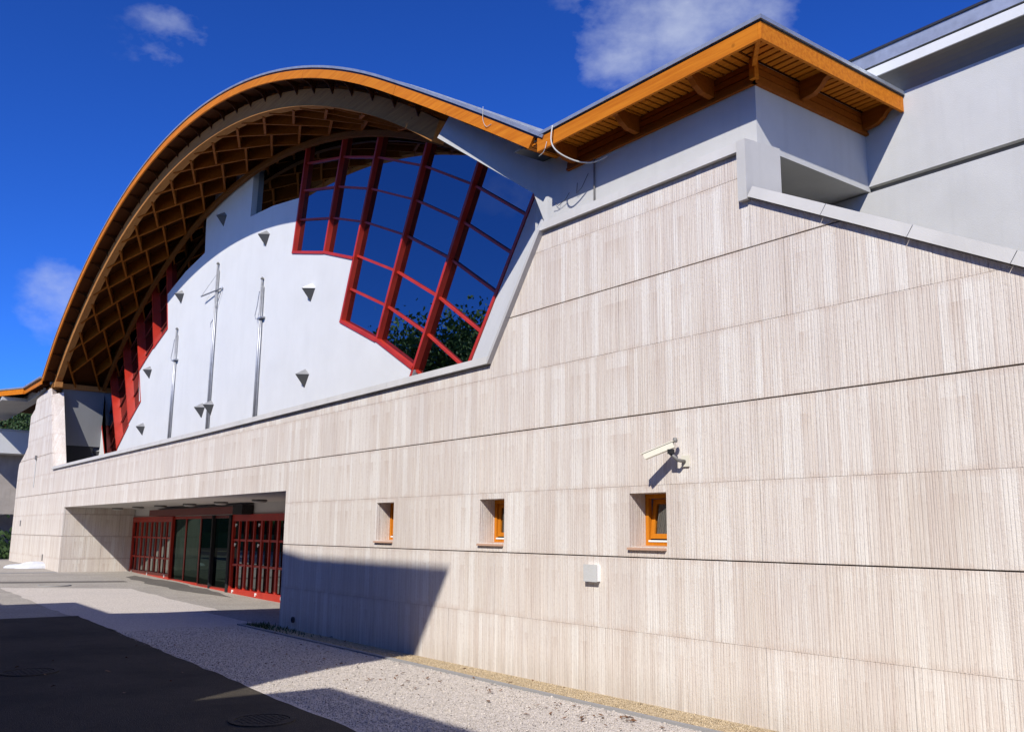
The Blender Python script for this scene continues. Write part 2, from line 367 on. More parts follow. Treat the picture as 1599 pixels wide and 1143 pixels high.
sheet('asphalt_road', wob([(-19.85, -30), (-19.55, -2.42), (-15.4, -2.6), (-7.2, -2.96), (5, -3.45), (14, -3.8), (14, -30)], .025, .3), M['asphalt'], .010)
sheet('yellow_gravel_strip', [(-16.2, -.44), (5, -.50), (5, .05), (-16.2, .05)], M['yellow_gravel'], .009)
sheet('channel_strip', [(-34.1, -7), (-33.7, -7), (-33.2, -.1), (-33.6, -.1)], M['kerb'], .005)
sheet('channel_strip', [(-30.6, -7), (-30.0, -7), (-28.6, .9), (-29.1, .9)], M['earth_dark'], .005)
# kerb edging, in lengths
kr = empty('kerb_edging', (-16.2, -.47, 0), 'low grey concrete edging between white gravel and yellow gravel bed', 'kerb')
x = -16.3
while x < 3:
    y = -.47-(x+16.3)*.0035; MB().box(x+.004, x+.996, y-.03, y+.03, -.04, .028).build('edging_stone', M['kerb'], kr); x += 1.0
MB().box(-16.36, -16.31, -.5, -.02, -.04, .03).build('edging_stone', M['kerb'], kr)
# loose stones: real geometry, nobody could count them
def smooth(pts, k=6):
    P_ = [Vector(p) for p in pts]; P_ = [P_[0]]+P_+[P_[-1]]; out = []
    for i in range(1, len(P_)-2):
        a, b, c, d = P_[i-1:i+3]
        for j in range(k):
            t = j/k; out.append(.5*((2*b)+(c-a)*t+(2*a-5*b+4*c-d)*t*t+(3*b-a-3*c+d)*t**3))
    return out+[P_[-1]]
def scatter(name, m, n, region, s0, s1, z):
    rs = np.random.RandomState(len(name)*7+n)
    base = np.array([(1, 0, 0), (-1, 0, 0), (0, 1, 0), (0, -1, 0), (0, 0, 1), (0, 0, -1)], float)
    fc = np.array([(0, 2, 4), (2, 1, 4), (1, 3, 4), (3, 0, 4), (2, 0, 5), (1, 2, 5), (3, 1, 5), (0, 3, 5)])
    P = np.array([region(rs) for _ in range(n)]); n = len(P)
    S = rs.uniform(s0, s1, (n, 1, 1))*rs.uniform(.55, 1.3, (n, 1, 3)); a = rs.uniform(0, 2*PI, n)
    J = base[None]*S*rs.uniform(.6, 1.2, (n, 6, 1)); J[..., 2] *= .7
    c, s_ = np.cos(a)[:, None], np.sin(a)[:, None]
    X = J[..., 0]*c-J[..., 1]*s_; Y = J[..., 0]*s_+J[..., 1]*c
    V = np.stack([X+P[:, None, 0], Y+P[:, None, 1], J[..., 2]+z+np.array([gz(p[0]) for p in P])[:, None]], -1).reshape(-1, 3)
    F = (fc[None]+np.arange(n)[:, None, None]*6).reshape(-1, 3)
    me = bpy.data.meshes.new(name); me.vertices.add(len(V)); me.vertices.foreach_set('co', V.ravel())
    me.loops.add(F.size); me.loops.foreach_set('vertex_index', F.ravel().astype(np.int32))
    me.polygons.add(len(F)); me.polygons.foreach_set('loop_start', np.arange(0, F.size, 3, dtype=np.int32)); me.polygons.foreach_set('loop_total', np.full(len(F), 3, dtype=np.int32))
    me.update(); me.validate(); o = link(name, me, m); tag(o, kind='stuff'); return o
def reg_g(rs):
    x = -16.3+11.5*rs.rand()**.75
    return (x, -.52-rs.rand()*(2.1+(x+16.3)*.03))
def reg_y(rs): return (-16.1+12.5*rs.rand()**.8, -.03-.41*rs.rand())
o = scatter('loose_gravel', M['gravel'], 34000, reg_g, .005, .0105, .007); tag(o, 'loose white crushed stone scattered over the gravel path', 'gravel')
o = scatter('loose_pea_gravel', M['yellow_gravel'], 9000, reg_y, .007, .014, .012); tag(o, 'loose yellow pebbles heaped along the foot of the stone wall', 'gravel')
o = scatter('larger_stones', M['gravel'], 900, reg_g, .012, .021, .010); tag(o, 'coarser pale stones lying among the crushed gravel', 'stones')
o = scatter('dark_grit', M['earth_dark'], 1200, reg_g, .004, .009, .011); tag(o, 'dark grit mixed into the pale gravel', 'grit')
# fallen leaves
def leaf_stuff(name, n, spots, label, m, sz=.03):
    mb = MB()
    for cx, cy, rr, k in spots:
        for _ in range(k):
            a = rnd.uniform(0, 2*PI); d = rr*math.sqrt(rnd.random()); px_, py_ = cx+d*math.cos(a), cy+d*math.sin(a); s = sz*rnd.uniform(.5, 1.4); b = rnd.uniform(0, 2*PI)
            z = gz(px_)+.018; ux, uy = math.cos(b)*s, math.sin(b)*s
            mb.add([(px_-ux, py_-uy, z), (px_+uy*.5, py_-ux*.5, z+rnd.uniform(0, .02)), (px_+ux, py_+uy, z+rnd.uniform(0, .02)), (px_-uy*.5, py_+ux*.5, z+.004)], [(0, 1, 2, 3)])
    o = mb.build(name, m); tag(o, label, 'leaves', kind='stuff'); return o
leaf_stuff('fallen_leaves', 0, [(-6.3, -.75, .12, 14), (-6.55, -.95, .2, 10), (-7.1, -1.1, .3, 8), (-6.9, -.8, .2, 6), (-9, -1, 1.2, 30), (-13.5, -1.3, 1.6, 44), (-10, -.45, 1.5, 30), (-6.5, -.45, 1.5, 24), (-12, -3.4, 2.2, 16), (-8.3, -.75, .2, 6), (-11.3, -1.6, .8, 10), (-5.9, -1.2, .4, 6)], 'dry brown leaves scattered on the white gravel', M['leaf_dry'])

def manhole(x, y, r, label, rim=M['iron'], cover=M['iron']):
    t = empty('manhole_cover', (x, y, gz(x)), label, 'manhole cover')
    z = gz(x)+.006
    mb = MB(); n = 32
    for a in range(n):
        t0, t1 = 2*PI*a/n, 2*PI*(a+1)/n
        q = [(x+rr*math.cos(t), y+rr*math.sin(t)) for t in (t0, t1) for rr in (r, r+.05)]
        mb.hull([(q[0][0], q[0][1], z+.016), (q[1][0], q[1][1], z+.016), (q[3][0], q[3][1], z+.016), (q[2][0], q[2][1], z+.016)],
                [(q[0][0], q[0][1], z-.03), (q[1][0], q[1][1], z-.03), (q[3][0], q[3][1], z-.03), (q[2][0], q[2][1], z-.03)])
    mb.build('rim', rim, t)
    mb = MB().lathe((x, y, z), [(r-.006, -.03), (r-.006, .010), (r-.02, .013), (.001, .013)], 32)
    for i in range(-4, 5):
        for j in range(-4, 5):
            if math.hypot(i, j) < 4.2: mb.box(x+i*r/5-.02, x+i*r/5+.02, y+j*r/5-.012, y+j*r/5+.012, z+.012, z+.017)
    mb.build('lid', cover, t)
manhole(-12.25, -4.55, .27, 'round iron manhole cover in the dark asphalt at the lower left corner', M['iron_dull'], M['iron_dull'])
manhole(-8.1, -3.42, .24, 'round iron manhole cover at the edge of the asphalt nearest the camera', M['iron_dull'], M['iron_dull'])
manhole(-27.9, -1.2, .36, 'round manhole cover in the sunlit paving left of the entrance', M['kerb'], M['paving'])

# ------------------------------------------------------------------ the long stone front
OPEN = [(-33.54, -15.7, -1., 2.36), (-12.35, -11.84, 1.53, 2.08), (-9.67, -9.15, 1.53, 2.07), (-6.97, -6.45, 1.53, 2.07)]
TOP = [(-42.75, 3.95), (-42.65, 4.26), (-41.7, 4.58), (-41.15, 4.85), (-41.14, 6.1), (-40.4, 6.32), (-40.24, 6.7), (-37.8, 6.86), (-37.5, 6.54), (-36.4, 4.5), (-35.9, 3.71), (-20, 3.73), (-9.49, 3.79),
       (-8.41, 5.30), (-5.30, 5.30), (-5.299, 4.83), (-2.87, 3.57), (1.6, 1.25)]
def ztop(x):
    for (a, b), (c, d) in zip(TOP, TOP[1:]):
        if a <= x <= c: return b+(d-b)*(x-a)/(c-a)
    return 0
wall = empty('stone_wall', (-20, 0, 0), 'long front wall of pale combed stone panels with entrance opening and stepped sloping top', 'wall')
COURSE = [-.12, .68, 1.42, 2.145, 2.88, 3.605, 4.335, 5.06, 5.79, 6.52, 7.2]
GAP = {1: .0015, 2: .012, 3: .0015, 4: .013, 5: .0015, 6: .012, 7: .0015, 8: .010, 9: .002}
breaks = sorted(set([round(p[0], 3) for p in TOP]+[q for o_ in OPEN for q in o_[:2]]))
def clip(poly, f):     # keep the part where f(p) >= 0
    out = []
    for i in range(len(poly)):
        a, b = poly[i], poly[(i+1) % len(poly)]; fa, fb = f(a), f(b)
        if fa >= 0: out.append(a)
        if (fa >= 0) != (fb >= 0):
            t = fa/(fa-fb); out.append((a[0]+(b[0]-a[0])*t, a[1]+(b[1]-a[1])*t))
    return out
def inset(poly, d):
    n = len(poly); out = []
    for i in range(n):
        p0, p1, p2 = Vector(poly[i-1]), Vector(poly[i]), Vector(poly[(i+1) % n])
        e0 = (p1-p0).normalized(); e1 = (p2-p1).normalized(); n0 = Vector((-e0.y, e0.x)); n1 = Vector((-e1.y, e1.x))
        k = n0+n1; k = k/max(.3, k.dot(n0)) if k.length > 1e-6 else n0
        out.append((p1.x+k.x*d, p1.y+k.y*d))
    return out
def area(p): return .5*sum(p[i][0]*p[(i+1) % len(p)][1]-p[(i+1) % len(p)][0]*p[i][1] for i in range(len(p)))
panels = []
for ci in range(len(COURSE)-1):
    z0, z1 = COURSE[ci]+GAP.get(ci, 0)/2, COURSE[ci+1]-GAP.get(ci+1, 0)/2
    x = -42.75; cuts = []
    while x < 1.6:
        x += rnd.choice((.42, .55, .60, .60, .64, .78)) if x > -30 else rnd.choice((.9, 1.2, 1.2, 1.3)); cuts.append(x)
    xs = sorted([b for b in breaks]+[c for c in cuts if c < 1.6 and min(abs(c-b) for b in breaks) > .12])
    for xa, xb in zip(xs, xs[1:]):
        if xb-xa < .02: continue
        g = .0012
        ta, tb = ztop(xa+.001), ztop(xb-.001)
        if z0 > max(ta, tb): continue
        spans = [(z0, z1)]
        for ox0, ox1, oz0, oz1 in OPEN:
            if xa >= ox0-.001 and xb <= ox1+.001:
                ns = []
                for a, b in spans:
                    if b <= oz0 or a >= oz1: ns.append((a, b))
                    else:
                        if a < oz0: ns.append((a, oz0))
                        if b > oz1: ns.append((oz1, b))
                spans = ns
        for a, b in spans:
            poly = [(xa+g, a), (xb-g, a), (xb-g, b), (xa+g, b)]
            poly = clip(poly, lambda p: ta+(tb-ta)*(p[0]-xa)/(xb-xa)-p[1])
            if len(poly) >= 3 and area(poly) > .0015: panels.append((poly, ci))
def panel_shape(mb, poly, f):
    n = len(poly); ins = inset(poly, .002)
    v = [(p[0], f, p[1]) for p in ins]+[(p[0], f+.0015, p[1]) for p in poly]+[(p[0], .06, p[1]) for p in poly]
    mb.add(v, [tuple(range(n))]+[(i, i+n, (i+1) % n+n, (i+1) % n) for i in range(n)]+[(i+n, i+2*n, (i+1) % n+2*n, (i+1) % n+n) for i in range(n)])
def view_size(poly):
    cx_ = sum(p[0] for p in poly)/len(poly)
    if cx_ > -2.7: return 0
    return area(poly)/(cx_*cx_+46)**1.5
panels.sort(key=lambda q: -view_size(q[0]))
rest = MB()
for k, (poly, ci) in enumerate(panels):
    f = rnd.uniform(-.0015, .0015)
    if k < 298:
        mb = MB(); panel_shape(mb, poly, f); mb.build('panel', M['stone'], wall)
    else: panel_shape(rest, poly, f)
o = rest.build('far_panels', M['stone'], wall); o['kind'] = 'stuff'
# backing behind the panels, in strips that leave the openings free
mb = MB()
for xa, xb in zip(breaks, breaks[1:]):
    ta, tb = ztop(xa+.001), ztop(xb-.001); spans = [(-.2, None)]
    for ox0, ox1, oz0, oz1 in OPEN:
        if xa >= ox0-.001 and xb <= ox1+.001: spans = [(-.2, oz0), (oz1, None)] if oz0 > 0 else [(oz1, None)]
    op = [o_[0] for o_ in OPEN]; oq = [o_[1] for o_ in OPEN]
    ra = xa+.03 if any(abs(xa-v) < .002 for v in oq) else xa; rb = xb-.03 if any(abs(xb-v) < .002 for v in op) else xb
    if rb-ra < .004: continue
    for a, b in spans:
        a2 = a+.03 if a > 0 else a; b2 = b-.03 if b else None
        mb.prism([(ra, a2), (rb, a2), (rb, b2 if b2 else tb-.01), (ra, b2 if b2 else ta-.01)], .03, .20)
mb.build('backing', M['joint'], wall)
# splayed recess of the entrance: left jamb of stone, white soffit
jx = -33.54
jm = MB().box(jx-.05, jx-.012, .062, 2.45, -.1, 2.4); jm.build('jamb_backing', M['joint'], wall)
for ci in range(4):
    z0 = [0, .68, 1.42, 2.145, 2.36][ci]; z1 = [0, .68, 1.42, 2.145, 2.36][ci+1]; y = .062
    z0 = z0 if ci else -.05
    while y < 2.3:
        y1 = min(2.32, y+rnd.choice((.5, .62, .7)))
        f = rnd.uniform(-.003, .003); a = .004
        MB().hull([(jx+f, y+a, z0+a), (jx+f, y1-a, z0+a), (jx+f, y1-a, z1-a), (jx+f, y+a, z1-a)], [(jx-.02, y+.002, z0+.002), (jx-.02, y1-.002, z0+.002), (jx-.02, y1-.002, z1-.002), (jx-.02, y+.002, z1-.002)]).build('jamb_panel', M['stone'], wall)
        y = y1
MB().box(-15.69, -15.5, .062, 2.5, -.1, 2.42).build('entrance_pier', M['stone'], wall)
MB().box(-33.55, -15.69, .0615, 2.6, 2.361, 2.385).build('entrance_soffit', M['soffit_white'], wall)
# small timber windows
for i, (wx0, wx1, wz0, wz1) in enumerate(OPEN[1:]):
    t = MB()
    fr = .045; y0, y1 = .235, .285
    for b in ((wx0, wx0+fr, wz0, wz1), (wx1-fr, wx1, wz0, wz1), (wx0+fr, wx1-fr, wz0, wz0+fr), (wx0+fr, wx1-fr, wz1-fr, wz1)): t.box(b[0], b[1], y0, y1, b[2], b[3])
    w = t.build('window', M['wood_window'], wall)
    # tilted sash
    ang = .0 if i == 0 else (.03 if i == 1 else .13)
    s = MB(); a = fr+.006; sx0, sx1, sz0, sz1 = wx0+a, wx1-a, wz0+a+.03, wz1-a; q = .05
    def tl(y, z): return y+(z-sz0)*ang
    for b in ((sx0, sx0+q, sz0, sz1), (sx1-q, sx1, sz0, sz1), (sx0+q, sx1-q, sz0, sz0+q), (sx0+q, sx1-q, sz1-q, sz1)):
        s.hull([(b[0], tl(.25, b[2]), b[2]), (b[1], tl(.25, b[2]), b[2]), (b[1], tl(.25, b[3]), b[3]), (b[0], tl(.25, b[3]), b[3])], [(b[0], tl(.29, b[2]), b[2]), (b[1], tl(.29, b[2]), b[2]), (b[1], tl(.29, b[3]), b[3]), (b[0], tl(.29, b[3]), b[3])])
    s.build('sash', M['wood_window'], w)
    s = MB().add([(sx0+q, tl(.27, sz0+q), sz0+q), (sx1-q, tl(.27, sz0+q), sz0+q), (sx1-q, tl(.27, sz1-q), sz1-q), (sx0+q, tl(.27, sz1-q), sz1-q)], [(0, 1, 2, 3)])
    s.build('pane', M['door_glass'], w)
    MB().box(wx0+fr, wx1-fr, .228, .25, wz0+fr+.001, wz0+fr+.02).build('weather_bar', M['white_metal'], w)
    # reveals in stone, sloping stone sill with drip
    rv = MB().box(wx0-.029, wx0-.001, .0615, .3, wz0-.02, wz1+.02).box(wx1+.001, wx1+.029, .0615, .3, wz0-.02, wz1+.02).box(wx0, wx1, .0615, .3, wz1+.001, wz1+.029)
    rv.build('reveal', M['stone'], wall)
    sl_ = MB().hull([(wx0-.012, -.035, wz0-.012), (wx1-.005, -.035, wz0-.012), (wx1-.005, .26, wz0+.012), (wx0+.0005, .26, wz0+.012)], [(wx0-.012, -.035, wz0-.035), (wx1-.005, -.035, wz0-.035), (wx1-.005, .26, wz0-.03), (wx0+.0005, .26, wz0-.03)])
    sl_.build('sill', M['sill'], wall)
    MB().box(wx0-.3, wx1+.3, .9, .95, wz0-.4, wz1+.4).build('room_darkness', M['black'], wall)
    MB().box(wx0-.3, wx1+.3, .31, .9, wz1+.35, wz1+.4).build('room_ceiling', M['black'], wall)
# copings: pale concrete caps a little proud of the stone
def coping(name, pts, h, y0, y1, joint):
    for (xa, za), (xb, zb) in zip(pts, pts[1:]):
        L = math.hypot(xb-xa, zb-za); k = max(1, round(L/joint)); dx, dz = (xb-xa)/L, (zb-za)/L; nx, nz = -dz*h, dx*h
        for i in range(k):
            a, b = i/k, (i+1)/k; g = .003/L
            a += g*(i > 0); b -= g*(i < k-1)
            P = (xa+(xb-xa)*a, za+(zb-za)*a); Q = (xa+(xb-xa)*b, za+(zb-za)*b)
            MB().hull([(P[0], y0, P[1]), (Q[0], y0, Q[1]), (Q[0]+nx, y0+.02, Q[1]+nz), (P[0]+nx, y0+.02, P[1]+nz)], [(P[0], y1, P[1]), (Q[0], y1, Q[1]), (Q[0]+nx, y1, Q[1]+nz*1.25), (P[0]+nx, y1, P[1]+nz*1.25)]).build(name, M['concrete'], wall)
coping('coping_stone', [(-35.85, 3.715), (-20, 3.735), (-9.46, 3.80)], .10, -.06, .215, 2.6)
coping('coping_stone', [(-9.46, 3.80), (-8.395, 5.305)], .07, -.07, .215, 2.6)
coping('coping_stone', [(-8.395, 5.305), (-5.385, 5.305)], .11, -.055, .215, 5)
coping('coping_stone', [(-5.27, 4.82), (1.7, 1.21)], .105, -.058, .45, .86)
MB().hull([(-5.38, -.058, 4.80), (-5.275, -.058, 4.80), (-5.275, .49, 4.80), (-5.38, .49, 4.80)], [(-5.38, -.058, 5.41), (-5.275, -.058, 5.41), (-5.275, .49, 5.45), (-5.38, .49, 5.45)]).build('end_pier', M['concrete'], wall)
MB().box(-5.35, 1.6, .2, .44, 0, 1.2).build('parapet_back', M['concrete'], wall)
MB().prism([(-5.3, 0), (1.6, 0), (1.6, 1.22), (-5.3, 4.8)], .2, .44).build('parapet_back', M['concrete'], wall)
# left end of the stone: return face towards the camera, then the inner return of the recess
MB().hull([(-37.5, .062, 6.6), (-35.9, .062, 3.7), (-35.75, .42, 3.7), (-37.5, .42, 6.72)], [(-37.75, .062, 6.6), (-36.3, .062, 3.7), (-36.3, .42, 3.7), (-37.75, .42, 6.72)]).build('splayed_return', M['stone'], wall)
MB().box(-42.74, -42.5, .06, 3, -.1, 3.9).box(-41.1, -40.9, .06, 3, 3.9, 6.1).build('end_return', M['stone'], wall)

# ------------------------------------------------------------------ hall: roof arch
hall = empty('sports_hall', (-24, 4, 0), 'white hall under a huge arched timber roof with red framed windows behind the stone wall', 'building')
CX, CZ = -24., -11.9
def P(th, r): t = rad(th); return (CX+r*math.sin(t), CZ+r*math.cos(t))
TH0, TH1 = -36.1, 41.15
def rx(th):           # the arch eases outwards near its right foot
    t = max(0, (th-30)/11.07); return .37*t*t - (.12*max(0, (-th-31)/5) if th < -31 else 0)
def arc(name, ra, rb, y0, y1, m, parent, a=TH0, b=TH1, step=1.1, ease=True, mb=None):
    own = mb is None; mb = mb or MB(); n = max(1, int(math.ceil((b-a)/step)))
    V = []; F = []
    for i in range(n+1):
        th = a+(b-a)*i/n; e = rx(th) if ease else 0
        p, q = P(th, ra+e), P(th, rb+e)
        V += [(p[0], y0, p[1]), (q[0], y0, q[1]), (q[0], y1, q[1]), (p[0], y1, p[1])]
    for i in range(n):
        k = 4*i
        for j in range(4): F.append((k+j, k+(j+1) % 4, k+4+(j+1) % 4, k+4+j))
    F += [(3, 2, 1, 0), (4*n, 4*n+1, 4*n+2, 4*n+3)]
    mb.add(V, F)
    if own: return mb.build(name, m, parent)
roof = arc('arched_roof', 23.64, 23.80, .28, 12.5, M['wood_dark'], hall)
arc('eave_sheathing', 23.70, 23.80, -.244, .278, M['wood_dark'], roof)
a = TH0
while a < TH1-.5:                                   # fascia boards butt-jointed along the curve
    b = min(TH1, a+9.6); arc('fascia_board', 23.65, 23.805, -.285, -.245, M['wood'], roof, a+.01, b-.01); a = b
arc('drip_edge', 23.806, 23.835, -.275, -.2, M['dark_metal'], roof)
arc('metal_covering', 23.835, 23.876, -.305, 12.6, M['zinc'], roof)
for k in range(14):                                  # standing seams of the sheet covering
    arc('standing_seam', 23.876, 23.895, .2+k*.55, .225+k*.55, M['zinc'], roof, -20, TH1, 2.2)
arc('arch_beam', 23.24, 23.565, .10, .30, M['wood_beam'], roof, -36.3, 33.4, 1.1, False)
arc('beam_edge_strip', 23.225, 23.243, .09, .30, M['wood_beam'], roof, -36.3, 33.4, 1.1, False)
# curved brackets under the overhang
th = TH0+1.2
while th < 40.5:
    e = rx(th); mb = MB(); t = rad(th); tx, tz = math.cos(t)*.016, -math.sin(t)*.016
    prof = [(23.70, -.24), (23.69, -.23), (23.66, -.18), (23.64, -.10), (23.60, -.02), (23.52, .05), (23.46, .098), (23.70, .098)]
    if th > 32.5: prof = [(23.70, -.24), (23.68, -.23), (23.655, -.1), (23.64, .098), (23.70, .098)]
    L = []; R = []
    for r_, y in prof:
        p = P(th, r_+e); L.append((p[0]-tx, y, p[1]-tz)); R.append((p[0]+tx, y, p[1]+tz))
    mb.hull(L, R).build('bracket', M['wood_dark'], roof); th += 2.15
# lamella lattice (Zollinger roof): each lamella spans two bays, the next ones butt against its middle
DT, DY, Y00, T00 = 2.09, .43, .49, -4.55
def lam(i, j, kind, f0=-1., f1=1.):
    th = T00+i*DT; y = Y00+j*DY
    hB = (-DT, DY); hA = (DT, DY)
    h = (hB[0]-.10*hA[0], hB[1]-.10*hA[1]) if kind == 'B' else (hA[0]-.04*hB[0], hA[1]-.04*hB[1])
    A = (th+h[0]*f0, y+h[1]*f0); B = (th+h[0]*f1, y+h[1]*f1)
    def pt(q, r): p = P(q[0], r); return Vector((p[0], q[1], p[1]))
    a0, b0, a1, b1 = pt(A, 23.2), pt(B, 23.2), pt(A, 23.65), pt(B, 23.65)
    d = (b0-a0).normalized(); rr = (a1-a0).normalized(); s = d.cross(rr)*.027
    MB().hull([a0-s, b0-s, b1-s, a1-s], [a0+s, b0+s, b1+s, a1+s]).build('lamella', M['wood_lam'], roof)
M['wood_lam'] = wood_mat('lamella_timber', (.30, .092, .007), (.19, .052, .004), 'X', .6)
nl = 0
for j in range(-1, 6):
    for i in range(-15, 19):
        if (i+j) % 2: continue
        th = T00+i*DT
        if th < -35.0 or th > 35 or (th > 28.5 and j < 4) or (th > 31): continue
        kind = 'B' if j % 2 == 0 else 'A'
        f0, f1 = -1., 1.
        if j == -1: f0 = .30
        if j == 0: f0 = -.62
        lam(i, j, kind, f0, f1); nl += 1
# trim arch above the glazing and foot beam on the left
arc('trim_arch', 23.08, 23.2, 1.74, 1.86, M['wood_trim'], roof, -35.5, 34, 1.1, False)
p = P(-36.3, 23.2)
MB().box(-38.95, -38.6, .05, 3.0, 6.93, 7.1).box(-38.6, -37.2, .05, .3, 6.86, 7.05).box(-37.72, -37.55, .05, 3, 6.86, 7.05).build('foot_beam', M['wood_beam'], roof)

# ------------------------------------------------------------------ inner white wall with stepped radial windows
KX = 1.0234; YW = 1.9
C2 = (CX*KX, 1.65+(CZ-1.65)*KX)
def Q(th, r): t = rad(th); return (C2[0]+r*KX*math.sin(t), C2[1]+r*KX*math.cos(t))
RM = [11.4, 16.35, 20.6, 25.75, 30.6, 35.25]       # right mullion angles
LM = [-15.35, -19.3, -23.8, -28.0, -32.4, -36.4]   # left mullion angles
outl = [(-37.75, 3.0), (-37.75, 6.95)]
outl += [Q(LM[5]-.05, 22.4), Q(LM[5]-.05, 18.4), Q(-33.2, 18.4), Q(-33.2, 19.3), Q(-28, 19.38), Q(-24.3, 19.47), Q(-23.9, 20.64), Q(-19.3, 20.60), Q(-15.4, 20.56), Q(-15.3, 21.82), Q(-10.7, 21.8), Q(-6.2, 21.74), Q(-6.1, 23.35), Q(-3, 23.45), Q(0, 23.45), Q(3.0, 23.4), Q(3.0, 21.8), Q(7, 21.8), Q(11.4, 21.8),
         Q(11.4, 20.45), Q(16.35, 20.46), Q(20.6, 20.47), Q(20.6, 19.12), Q(25.75, 19.13), Q(30.7, 19.15), Q(30.9, 17.9), (-11.5, 2.9)]
MB().prism(outl, YW, YW+.32).build('inner_wall', M['white'], hall)
RINGS = [18.5, 19.14, 19.85, 20.56, 21.28, 21.98, 22.64, 23.3]
def wing_window(name, angles, starts, label, dg=.10, tt=.05, tm='red'):
    """fins in front of the wall line, panes and transoms between them"""
    w = None; g = MB()
    for k, (a, b) in enumerate(zip(angles, angles[1:])):
        lo = starts[k]
        if w is None:
            w = bpy.data.objects.new(name, None); COL.objects.link(w); w.parent = hall; w.location = -WORLD[hall.name]; WORLD[w.name] = Vector((0, 0, 0)); w['label'] = label
            for kk, (aa, bb) in enumerate(zip(angles, angles[1:])):
                l2 = starts[kk]; p, q = Q(aa, l2), Q(bb, l2)
                MB().bar((p[0], YW+.035, p[1]+.025), (q[0], YW+.035, q[1]+.025), .12, .065).build('sill_rail', M['red'], w)
        rs = [lo]+[r for r in RINGS if r > lo+.2]
        for r1, r2 in zip(rs, rs[1:]):
            v = [Q(a, r1), Q(b, r1), Q(b, r2), Q(a, r2)]
            c = (sum(p[0] for p in v)/4, sum(p[1] for p in v)/4); tx, tz = rnd.uniform(-.004, .004), rnd.uniform(-.004, .004)
            MB().add([(p[0], YW+dg+(p[0]-c[0])*tx+(p[1]-c[1])*tz, p[1]) for p in v], [(0, 1, 2, 3)]).build('pane', M['glass'], w)
            if r2 < 23.2:
                p, q = Q(a, r2), Q(b, r2); MB().bar((p[0], YW+dg-.025, p[1]), (q[0], YW+dg-.025, q[1]), tt, tt*.84).build('transom', M[tm], w)
    for k, a in enumerate(angles):
        lo = min(starts[max(0, k-1)], starts[min(k, len(starts)-1)])
        t = rad(a); wx, wz = math.cos(t)*.034, -math.sin(t)*.034; p, q = Q(a, lo), Q(a, 23.15)
        MB().hull([(p[0]-wx, YW-.01, p[1]-wz), (p[0]+wx, YW-.01, p[1]+wz), (q[0]+wx, YW-.01, q[1]+wz), (q[0]-wx, YW-.01, q[1]-wz)],
                  [(p[0]-wx, YW+dg+.02, p[1]-wz), (p[0]+wx, YW+dg+.02, p[1]+wz), (q[0]+wx, YW+dg+.02, q[1]+wz), (q[0]-wx, YW+dg+.02, q[1]-wz)]).build('mullion', M['red'], w)
    return w
wing_window('radial_window', RM, [20.46, 20.47, 19.12, 19.14, 17.95], 'large red framed radial window with blue glass stepping down at the right')
wing_window('radial_window', LM[::-1], [18.5, 19.32, 19.4, 20.62, 20.57], 'red finned radial window stepping down at the left', .26, .03, 'red_dark')
# frameless dark panes beside the wall's centre
for a, b, r, lb in ((3.05, 11.35, 21.8, 'right'), (-15.25, -6.25, 21.78, 'left')):
    v = [Q(a, r), Q(b, r), Q(b, 23.3), Q((a+b)/2, 23.3), Q(a, 23.3)]
    o = MB().add([(p[0], YW+.15, p[1]) for p in v], [(0, 1, 2, 3, 4)]).build('high_window', M['glass'], hall)
    fr = MB(); p, q = Q(a, r), Q(b, r); fr.bar((p[0], YW+.10, p[1]), (q[0], YW+.12, q[1]), .2, .03); fr.build('frame', M['red_dark'], o)
# interior that shows dimly through the glass
MB().box(-38, -11, 9.5, 9.6, 2, 11.5).build('rear_wall', M['grey_plaster'], hall)
MB().box(-38, -11, 2.3, 9.5, 2.6, 2.7).build('inner_floor', M['old_concrete'], hall)
# ------------------------------------------------------------------ front wall right of the arch, splayed reveal, wing
YF = .22
arc_top = [P(th, 23.62+rx(th)) for th in np.linspace(33.6, 40.6, 8)]
MB().prism([(-8.62, 6.6), (-8.3, 6.34), (-5.34, 6.34), (-5.34, 5.2), (-8.62, 5.2)], YF, YF+.28).build('front_wall', M['grey_plaster'], hall)
def ych(x): return YF-.24*(-8.6-x)/2.28        # this wall comes forward towards its free end
chev = [(-8.6, 5.2), (-8.66, 5.57), (-8.85, 5.98), (-10.88, 7.40), (-10.60, 7.66)]+[tuple(p) for p in arc_top if -10.5 < p[0] < -8.7]+[(-8.6, 6.62)]
MB().hull([(x, ych(x), z) for x, z in chev], [(x, ych(x)+.2, z) for x, z in chev]).build('wall_blade', M['grey_plaster'], hall)
b1 = Q(35.25, 19.7); b2 = Q(35.3, 23.3)
rv = MB(); A = [(-10.05, YF, 3.6), (-9.8, YF, 3.94), (-8.68, YF, 5.57), (-8.85, YF, 5.98)]; Bp = [Q(35.25, 18.4), Q(35.25, 20.1), Q(35.25, 22.9), Q(35.25, 23.6)]
V = A+[(p[0]+.03, YW+.02, p[1]) for p in Bp]
rv.add(V, [(0, 1, 5, 4), (1, 2, 6, 5), (2, 3, 7, 6)])
rv.hull([(-8.68, YF, 5.57), (-8.62, YF, 3.6), (-10.05, YF, 3.6), (-9.8, YF, 3.94)], [(-8.68, YF+.1, 5.57), (-8.62, YF+.1, 3.6), (-10.0, YF+.1, 3.6), (-9.75, YF+.1, 3.94)])
rv.build('splayed_reveal', M['white'], hall)
# inner return wall at the far left of the recess
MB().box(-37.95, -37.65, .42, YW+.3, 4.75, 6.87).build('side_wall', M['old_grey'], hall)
MB().box(-37.98, -37.68, .42, YW-.25, 3.0, 4.75).build('dark_recess', M['black'], hall)
